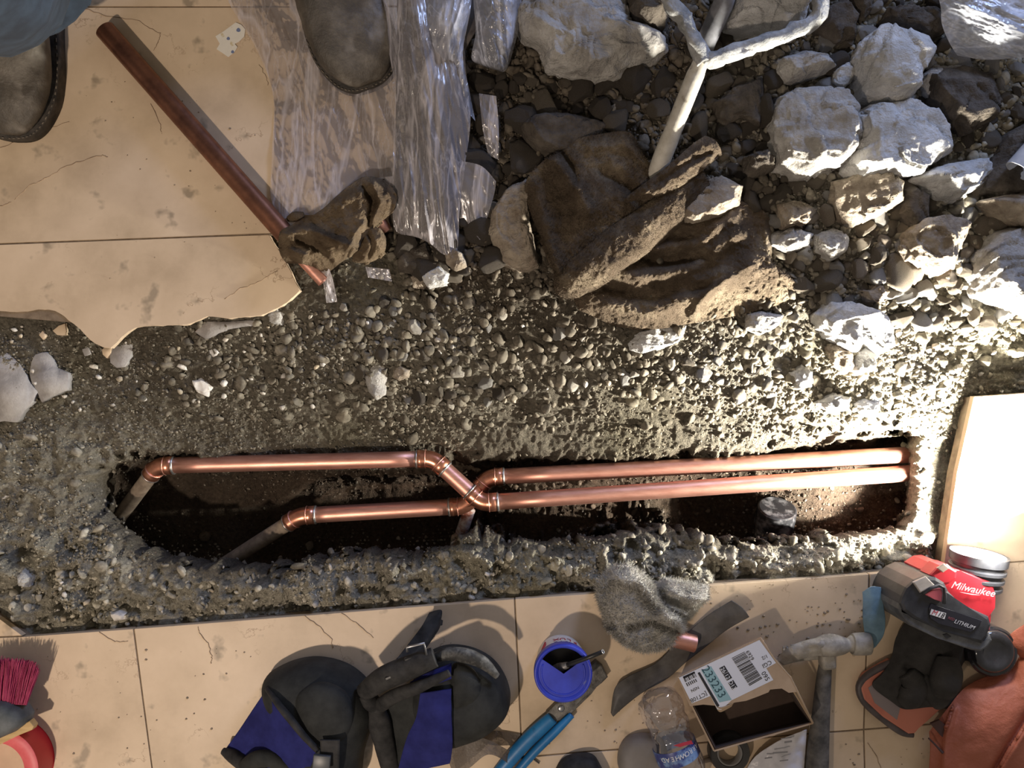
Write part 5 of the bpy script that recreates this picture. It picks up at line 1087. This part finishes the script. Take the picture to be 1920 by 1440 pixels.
# ------------------------------------------------------------------ white plastic mailer, tape, dome, black lump under and beside the box
o = part('plastic_mailer', loft([[(1436, 1405, .02), (1468, 1385, .02), (1513, 1368, .012)], [(1415, 1420, .014), (1460, 1408, .02), (1511, 1400, .012)], [(1398, 1445, .01), (1450, 1440, .018), (1508, 1440, .012)], [(1380, 1480, .008), (1440, 1480, .012), (1505, 1480, .008)]], 50, 50, wig(None, .005, 35, 4), .001), mat('white_mailer', (.50, .49, .52), (.60, .59, .62), .35, 0, 20)); tag(o, 'white plastic mailer with small printing sticking out under the box', 'package')
for j, (u, v, w_, h_) in enumerate([(1478, 1392, 7, 1.6), (1463, 1412, 14, 1.3), (1441, 1422, 7, 1.2), (1470, 1427, 8, .9), (1474, 1385, 10, .8)]): part('printed_bar', slab([(u-w_, v-h_), (u+w_, v-h_-2), (u+w_, v+h_-2), (u-w_, v+h_)], .0275, .028), mat('grey_ink', (.22, .22, .24)), o, smooth=False)
tp = empty('tape_roll', P(1368, 1418, 0), 'black tape roll half hidden under the cardboard box', 'tape')
ct = P(1368, 1412, .016); sharp(part('tape', lathe((ct.x, ct.y, 0), (0, 0, 1), [(0, .019), (0, .0300), (.017, .0300), (.019, .029), (.019, .0195), (0, .019)], 48), mat('black_tape', (.022, .021, .020), (.05, .048, .045), .4, 0, 30), tp))
part('core', lathe((ct.x, ct.y, 0), (0, 0, 1), [(.001, .0165), (.001, .019), (.018, .019), (.018, .0165), (.001, .0165)], 40), mat('grey_core', (.17, .165, .16), None, .7), tp)
o = part('grey_cap', blob(sm([(1160, 1440), (1162, 1405), (1180, 1384), (1210, 1378), (1240, 1386), (1252, 1410), (1250, 1450), (1220, 1475), (1180, 1470)]), 0, .03, 5, .3, 0, flat=.2), mat('grey_plastic', (.17, .155, .145), (.22, .20, .19), .6, 0, 20, .1)); tag(o, 'plain dull grey rounded cap left of the water bottle', 'cap')
o = part('black_pouch', blob(sm([(1045, 1440), (1060, 1424), (1085, 1416), (1110, 1418), (1125, 1435), (1135, 1470), (1090, 1490), (1040, 1470)]), 0, .035, 5, .35, .002, 40, 3, flat=.2), M_black); tag(o, 'black rounded lump cut off by the bottom edge', 'pouch')
o = part('wood_sliver', tube([P(1308, 1430, .006), P(1330, 1424, .007), P(1356, 1432, .006)], [.003, .004, .002], 8), mat('sliver', (.16, .12, .09), (.25, .2, .15), .8, 0, 30)); tag(o, 'small brown sliver between the bottle and the tape roll', 'debris')
for uv, lab in ((((997, 1421), (1011, 1431)), 'bent dark nail next to the pliers'), (((986, 1428), (992, 1423)), 'tiny bright metal clip at the pliers handle')):
    o = part('nail', tube([P(*uv[0], .003), P(*uv[1], .003)], .0013, 8), M_steel if 'dark' in lab else mat('bright_metal', (.7, .7, .7), None, .3, .8)); tag(o, lab, 'nail')

# ------------------------------------------------------------------ hammer
hm = empty('hammer', P(1545, 1300, 0), 'dusty steel claw hammer lying between the box and the grey glove', 'hammer')
M_ham = mat('dusty_hammer_steel', (.20, .18, .15), (.46, .43, .38), .6, .3, 40, .6, 220, .0015, lo=.3, hi=.7)
M_hand = mat('dirty_handle', (.035, .033, .030), (.18, .165, .145), .7, 0, 40, .6, 200, .001, lo=.35, hi=.75)
part('claw', loft([[(1456, 1236, .022), (1462, 1240, .024), (1470, 1246, .022)], [(1475, 1216, .028), (1490, 1224, .034), (1502, 1236, .03)], [(1505, 1202, .03), (1520, 1212, .038), (1535, 1230, .034)], [(1540, 1194, .03), (1548, 1208, .04), (1556, 1234, .032)]], 24, 40, wig(None, .003, 60, 3), .016), M_ham, hm)
part('claw_tine', loft([[(1460, 1240, .012), (1468, 1248, .012)], [(1490, 1226, .016), (1500, 1240, .016)], [(1530, 1214, .02), (1545, 1236, .02)]], 12, 20, None, .008), M_ham, hm)
bar([(1536, 1214, .026, .014), (1556, 1210, .028, .016), (1578, 1210, .028, .013), (1590, 1209, .028, .0095), (1596, 1208, .028, .0115), (1600, 1208, .028, .0150), (1622, 1207, .028, .0158), (1630, 1207, .028, .0150)], 'poll', M_ham, hm, 1.05, 28)
part('neck', box(P(1550, 1232, .024), (.022, .034, .022), .08, .005), M_ham, hm)
bar([(1549, 1236, .022, .0085), (1545, 1268, .020, .0105), (1540, 1330, .018, .0125), (1535, 1390, .017, .015), (1532, 1440, .017, .0165), (1530, 1500, .017, .0165)], 'handle', M_hand, hm, 1.0)
# blue-grey offcut and orange pad
o = part('plastic_offcut', loft([[(1617, 1110, .03), (1634, 1100, .034), (1652, 1101, .03)], [(1618, 1130, .032), (1636, 1128, .036), (1656, 1130, .032)], [(1618, 1160, .032), (1638, 1160, .036), (1660, 1162, .032)], [(1622, 1190, .026), (1640, 1192, .030), (1657, 1190, .026)], [(1632, 1214, .016), (1637, 1216, .018), (1643, 1212, .016)]], 24, 50, wig(None, .0025, 30, 2), .003), mat('blue_grey_plastic', (.07, .135, .19), (.16, .27, .35), .55, 0, 24, .3, 200, .001)); tag(o, 'blue-grey tongue shaped plastic offcut above the hammer face', 'plastic')
pdk = empty('pad', P(1690, 1310, 0), 'flat coral and grey pad with a dark rounded rim, under the grey glove', 'pad')
M_coral = mat('coral_plastic', (.42, .13, .09), (.52, .18, .12), .6, 0, 14, .1, c3=(.50, .17, .11), spots=((.06, .04, .04), 45, .76))
part('pad_plate', slab([(1613, 1290), (1624, 1268), (1672, 1240), (1780, 1300), (1765, 1330), (1735, 1350), (1716, 1376), (1704, 1377), (1655, 1345), (1620, 1312)], .002, .018, .003), M_coral, pdk, smooth=False)
part('grey_band', slab([(1628, 1290), (1650, 1272), (1690, 1320), (1682, 1350), (1640, 1318)], .0178, .0186, 0), mat('grey_lilac', (.23, .19, .19), None, .7), pdk, smooth=False)
bar([(1690, 1235, .014, .005), (1650, 1252, .014, .0055), (1620, 1272, .013, .0055), (1611, 1292, .012, .0055), (1622, 1318, .012, .0055), (1656, 1348, .012, .0055), (1690, 1372, .012, .0055), (1712, 1378, .012, .004)], 'rim', mat('dark_rim', (.05, .038, .038), (.10, .08, .08), .5, 0, 30), pdk, 1.0, 14)
# grey glove
gv = empty('work_glove', P(1730, 1250, 0), 'dark grey knit work glove bunched under the battery', 'glove')
M_glove = mat('grey_knit', (.040, .038, .036), (.075, .07, .066), .95, 0, 24, .9, 900, .0015, spec=.15)
part('glove_palm', loft([[(1702, 1160, .012), (1740, 1150, .03), (1790, 1170, .035), (1822, 1215, .012)], [(1680, 1195, .015), (1730, 1200, .042), (1780, 1205, .045), (1812, 1235, .015)], [(1671, 1232, .016), (1720, 1235, .040), (1770, 1240, .046), (1803, 1252, .016)], [(1655, 1262, .024), (1710, 1270, .034), (1760, 1280, .040), (1800, 1290, .014)],
    [(1636, 1286, .022), (1690, 1300, .030), (1745, 1318, .034), (1796, 1322, .012)], [(1672, 1316, .02), (1697, 1330, .022), (1745, 1326, .02), (1780, 1330, .010)]], 60, 80, wig(ridges([(((1700, 1250), (1740, 1290), (1755, 1300)), 7, -.012), (((1680, 1215), (1700, 1250)), 14, .006), (((1760, 1230), (1748, 1290)), 5, -.010)]), .004, 22, 7), .004), M_glove, gv)
bar([(1775, 1232, .045, .012), (1776, 1255, .05, .0175), (1772, 1280, .048, .0185), (1766, 1300, .042, .014)], 'glove_finger', M_glove, gv, 1.2)
bar([(1700, 1262, .035, .010), (1715, 1285, .038, .014), (1706, 1308, .034, .014), (1692, 1318, .028, .009)], 'glove_finger', M_glove, gv, 1.3)
bar([(1725, 1270, .035, .010), (1750, 1298, .035, .013), (1765, 1316, .03, .012)], 'glove_finger', M_glove, gv, 1.2)
# glossy black canister cap
cc = P(1872, 1228, .045); cn = empty('black_canister', (cc.x, cc.y, 0), 'glossy black round canister beside the battery', 'canister')
M_gloss = mat('glossy_black', (.010, .010, .012), (.03, .03, .035), .12, 0, 30, 0, coat=.6)
sharp(part('canister_body', lathe((cc.x, cc.y, 0), (0, 0, 1), [(0, 0), (0, .036), (.004, .037), (.030, .037), (.034, .034), (.034, 0)], 48), M_gloss, cn))
part('canister_lid', lathe((cc.x-.004, cc.y+.003, .034), (.02, .02, 1), [(0, .031), (.006, .031), (.010, .028), (.012, .020), (.009, .018), (.009, 0)], 48), M_gloss, cn)
# orange bag
bg = empty('orange_bag', P(1850, 1370, 0), 'dusty orange-red tarp bag filling the bottom right corner', 'bag')
M_or = mat('orange_tarp', (.33, .092, .048), (.45, .145, .08), .6, 0, 9, .5, 160, .003, c3=(.39, .115, .062), spots=((.12, .05, .04), 40, .73))
part('bag_body', loft([[(1742, 1372, .02), (1775, 1330, .024), (1808, 1290, .02), (1850, 1268, .018), (1890, 1262, .02), (1915, 1225, .02), (1960, 1160, .02), (2010, 1130, .015)], [(1744, 1400, .026), (1790, 1365, .04), (1830, 1330, .045), (1870, 1310, .045), (1910, 1295, .045), (1940, 1260, .045), (1980, 1220, .04), (2020, 1200, .03)],
   [(1742, 1440, .026), (1790, 1420, .045), (1840, 1390, .055), (1880, 1380, .058), (1920, 1370, .055), (1960, 1330, .05), (2000, 1300, .045), (2030, 1300, .03)], [(1740, 1500, .02), (1790, 1500, .035), (1840, 1500, .04), (1880, 1500, .04), (1920, 1500, .04), (1960, 1500, .04), (2000, 1500, .035), (2030, 1500, .02)]], 90, 80, wig(ridges([(((1935, 1330), (1890, 1400), (1860, 1450)), 8, -.010), (((1950, 1330), (1905, 1400), (1875, 1450)), 8, .006), (((1790, 1330), (1775, 1380), (1770, 1440)), 6, .006)]), .006, 14, 4), .003), M_or, bg)
part('bag_flap', loft([[(1893, 1190, .03), (1920, 1172, .034), (2000, 1140, .03)], [(1902, 1215, .034), (1930, 1210, .04), (2000, 1190, .035)], [(1914, 1235, .02), (1940, 1240, .03), (2000, 1240, .03)]], 30, 24, wig(None, .004, 24, 4), .003), M_or, bg)
part('dark_fold', slab([(1745, 1357), (1762, 1350), (1782, 1368), (1774, 1388), (1765, 1380)], .03, .034, .001), mat('dark_brown_fold', (.07, .035, .028), None, .8), bg, smooth=False)
bar([(1741, 1384, .034, .0012), (1755, 1398, .036, .0014), (1768, 1412, .04, .002)], 'dark_cord', mat('dark_brown_fold', (.07, .035, .028), None, .8), bg, 1, 8)

# ------------------------------------------------------------------ battery work light
wl = empty('work_light', P(1800, 1120, 0), 'red and black battery work light shining over the trench from the right', 'work light')
M_redp = mat('red_plastic', (.46, .022, .035), (.54, .035, .05), .38, 0, 18, .05); M_blk = mat('light_black_plastic', (.022, .023, .028), (.065, .068, .078), .5, 0, 26, .2, 260, .0008, lo=.4, hi=.8); M_gun = mat('heatsink', (.06, .065, .08), (.12, .125, .14), .45, .4, 40)
part('red_housing', slab([(1742, 1074), (1760, 1062), (1776, 1060), (1800, 1070), (1868, 1092), (1863, 1108), (1857, 1120), (1856, 1140), (1860, 1156), (1857, 1184), (1800, 1165), (1768, 1125), (1748, 1104)], .004, .082, .006, zat=.08), M_redp, wl, smooth=False)
part('housing_step', slab([(1744, 1078), (1762, 1060), (1776, 1058), (1796, 1070), (1794, 1086), (1780, 1096), (1758, 1100)], .06, .091, .004, zat=.09), M_redp, wl, smooth=False)
part('hook_window', slab([(1757, 1065), (1770, 1057), (1780, 1066), (1768, 1074)], .092, .095, .001), mat('clear_amber', (.42, .34, .28), None, .25), wl, smooth=False)
ha, hd = HA, HD
sharp(part('lamp_head', lathe(ha, hd, [(0, .030), (.004, .036), (.008, .036), (.010, .032), (.014, .032), (.016, .037), (.020, .037), (.022, .033), (.026, .033), (.028, .038), (.032, .038), (.034, .034), (.038, .034), (.040, .0385), (.052, .039), (.052, .035), (.046, .034)], 48), M_gun, wl))
LE = LC
part('lens', lathe(ha, hd, [(.0445, 0), (.0445, .034), (.0450, .034), (.0452, 0)], 40), mat('lit_lens', (.9, .9, .9), None, .3, emit=((1, .97, .9), 45)), wl)
bt = part('battery', slab([(1692, 1118), (1700, 1102), (1716, 1088), (1735, 1080), (1756, 1082), (1772, 1092), (1780, 1108), (1784, 1126), (1856, 1157), (1860, 1172), (1852, 1196), (1842, 1208), (1768, 1184), (1712, 1160), (1694, 1146), (1688, 1132)], .0, .094, .005, zat=.094), M_blk, wl, smooth=False)
part('battery_foot', slab([(1685, 1128), (1692, 1146), (1712, 1160), (1768, 1184), (1842, 1206), (1856, 1188), (1860, 1200), (1850, 1214), (1838, 1221), (1822, 1219), (1756, 1196), (1704, 1172), (1690, 1156), (1684, 1142)], .008, .090, .003, zat=.088), mat('scuffed_plastic', (.055, .057, .064), (.15, .155, .16), .6, 0, 40), bt, smooth=False)
part('foot_notch', slab([(1768, 1190), (1776, 1188), (1784, 1194), (1776, 1198)], .088, .0915, .0008), M_blk, bt, smooth=False)
part('latch_plate', slab([(1712, 1092), (1737, 1081), (1754, 1098), (1726, 1112)], .094, .0975, .0015), mat('clear_grey', (.34, .31, .28), (.48, .44, .40), .3, 0, 40), bt, smooth=False)
part('red_release_button', slab([(1734, 1115), (1748, 1107), (1765, 1104), (1768, 1112), (1766, 1129), (1752, 1124)], .094, .0985, .0015), mat('faded_red', (.48, .10, .12), None, .4), bt, smooth=False)
part('button_frame', tube([P(1730, 1114, .098), P(1745, 1103, .099), P(1760, 1097, .099), P(1770, 1102, .099), P(1772, 1118, .099), P(1770, 1132, .098)], .0022, 10), M_blk, bt)
part('name_plate', slab([(1742, 1140), (1746, 1132), (1800, 1150), (1842, 1164), (1832, 1178), (1820, 1186), (1760, 1170), (1745, 1160)], .0945, .0965, .0008), mat('plate_black', (.018, .018, .026), None, .3), bt, smooth=False)
def rotv(a): return a
part('badge', slab([(1746.5, 1142), (1774, 1150), (1771, 1161), (1743.5, 1152)], .0965, .0970, 0), mat('badge_white', (.60, .60, .62), None, .4), bt, smooth=False)
text('M', P(1752, 1149, .0972), .0100, -17, M_red, bt, shear=.25); text('18', P(1764, 1153, .0972), .0100, -17, M_ink, bt, shear=.25)
M_lite = mat('silver_ink', (.5, .5, .54), None, .4); text('RED', P(1783, 1160, .0968), .0050, -19, mat('dim_red_ink', (.20, .05, .07), None, .5), bt, shear=.3); text('LITHIUM', P(1808, 1171, .0968), .0078, -19, M_lite, bt, shear=.3)
text('Milwaukee', P(1824, 1105, .0872), .0145, -12, mat('logo_white', (.72, .62, .64), None, .4), wl, shear=.35)
part('logo_underline', slab([(1800, 1110.5), (1822, 1113.5), (1838, 1116), (1822, 1115.2)], .0866, .0873), mat('logo_white', (.72, .62, .64)), wl, smooth=False)

# ------------------------------------------------------------------ magenta brush and red tape roll at the left edge
br_ = empty('hand_broom', P(20, 1320, 0), 'small broom with magenta bristles and grey head at the left edge', 'broom')
M_mag = mat('magenta_bristle', (.34, .018, .08), (.52, .06, .16), .5, 0, 40, attr=None)
rs = np.random.RandomState(4); V = []; F = []
for i in range(1500):
    t = rs.rand(); y0 = rs.rand(); b0 = np.array([-30+80*t, 1318+4*t, .052-.03*y0]); b1 = np.array([-32+104*t+rs.normal()*2, 1238+abs(t-.45)*10+rs.normal()*3.5+y0*3, .046-.038*y0+rs.rand()*.004])
    if t > .9: b1[1] += (t-.9)*110
    a, b = PX(b0), PX(b1); sdv = np.cross(b-a, rs.normal(size=3)); sdv /= np.linalg.norm(sdv); s2 = np.cross(b-a, sdv); s2 /= np.linalg.norm(s2); wv_ = .00055; i0 = len(V)
    for p, k_ in ((a, 1), ((a+b)/2+rs.normal(size=3)*.0005, 1), (b, .6)):
        V += [p+sdv*wv_*k_, p-sdv*wv_*.5*k_+s2*wv_*.86*k_, p-sdv*wv_*.5*k_-s2*wv_*.86*k_]
    for r_ in (0, 3):
        for c_ in range(3): F.append((i0+r_+c_, i0+r_+(c_+1) % 3, i0+r_+3+(c_+1) % 3, i0+r_+3+c_))
o = part('bristles', np_mesh('bristles', np.array(V), np.array(F)), M_mag, br_); o['kind'] = 'stuff'
part('brush_head', blob([(-60, 1310), (-20, 1308), (20, 1310), (44, 1322), (57, 1340), (54, 1354), (36, 1368), (0, 1384), (-60, 1400)], .02, .05, 5, .22, .0015, 30, 3, flat=.3), mat('grey_rubber', (.055, .065, .068), (.13, .14, .145), .7, 0, 26, .3), br_)
part('wood_edge', slab([(-60, 1405), (0, 1382), (55, 1352), (63, 1362), (60, 1369), (30, 1381), (0, 1396), (-60, 1425)], .036, .048, .0015), mat('pale_wood', (.42, .27, .10), (.56, .38, .17), .6, 0, 30, stretch=(1, 6, 1)), br_, smooth=False)
ct = P(-6, 1445, .042); tr2 = empty('red_tape_roll', (ct.x, ct.y, 0), 'roll of red tape standing flat in the bottom left corner', 'tape')
M_rt = mat('red_tape', (.42, .010, .014), (.50, .018, .022), .4, 0, 20); M_pk = mat('red_tape_edge', (.62, .10, .11), (.70, .14, .15), .5, 0, 60)
sharp(part('tape', lathe((ct.x, ct.y, 0), (0, 0, 1), [(.042, .0600), (.0, .0600), (0, .0615)], 72), M_rt, tr2)); 
sharp(part('tape_wall', lathe((ct.x, ct.y, 0), (0, 0, 1), [(0, .0400), (0, .0605), (.0415, .0605)], 72), M_rt, tr2))
part('tape_edge', lathe((ct.x, ct.y, 0), (0, 0, 1), [(.0418, .0606), (.0425, .0600), (.0425, .0405), (.0415, .0400), (0, .0400)], 72), M_pk, tr2)
# ------------------------------------------------------------------ hairline cracks in the stone tiles and crumbs swept onto them
M_crack = mat('crack_dirt', (.20, .13, .08), (.33, .24, .16), .9, 0, 60)
rc = random.Random(5)
for L_ in ([(0, 276), (40, 262), (75, 247), (130, 228)], [(28, 374), (55, 348), (85, 335), (120, 312), (150, 302), (190, 291), (202, 294)], [(160, 16), (200, 30), (258, 38), (275, 50), (300, 62), (298, 75), (288, 95)],
           [(0, 386), (22, 379)], [(420, 562), (450, 541), (482, 530), (520, 508)], [(185, 1186), (215, 1203), (240, 1202)], [(370, 1176), (375, 1188), (390, 1207), (397, 1230), (396, 1244)], [(570, 1153), (600, 1176), (622, 1199), (624, 1215)],
           [(1626, 1393), (1640, 1412), (1652, 1440)], [(283, 195), (300, 235), (303, 248)], [(485, 120), (500, 145), (502, 160)], [(640, 1150), (668, 1168), (700, 1196)]):
    q = []
    for i in range(len(L_)-1):
        for t in np.linspace(0, 1, 6)[:-1]: q.append(P(L_[i][0]*(1-t)+L_[i+1][0]*t+rc.uniform(-1.5, 1.5), L_[i][1]*(1-t)+L_[i+1][1]*t+rc.uniform(-1.5, 1.5), .0002))
    q.append(P(*L_[-1], .0002)); part('crack', tube(q, [.0003+.0003*rc.random() for _ in q], 5), M_crack, floor)
def crumbs(name, boxes, label, cols, sd):
    rs = np.random.RandomState(sd); V0, F0 = ico(1); V = []; F = []; k = 0
    for (u0, u1, v0, v1, n, r0, r1) in boxes:
        for _ in range(n):
            r = (r0+(r1-r0)*rs.rand()**2)*KF; p = P(rs.uniform(u0, u1), rs.uniform(v0, v1), r*.35); V.append(V0*(1+rs.uniform(-.3, .3, (12, 1)))*r*np.array([1.2, .9, .6])+np.array(p)); F.append(F0+k); k += 12
    o = part(name, np_mesh(name, np.vstack(V), np.vstack(F)), mat(name, cols[0], cols[1], .9, 0, 60), smooth=False); tag(o, label, kind='stuff')
crumbs('dirt_crumbs', [(1330, 1620, 1095, 1180, 60, .8, 3), (990, 1240, 1300, 1430, 30, .8, 2.6), (60, 480, 1215, 1430, 34, .6, 2.4), (160, 500, 90, 560, 40, .5, 2.2), (1580, 1740, 1385, 1440, 10, .8, 2.4), (1370, 1600, 1170, 1200, 16, .8, 3)], 'specks of dirt and crumbs scattered over the tiles', [(.14, .105, .07), (.34, .27, .19)], 8)
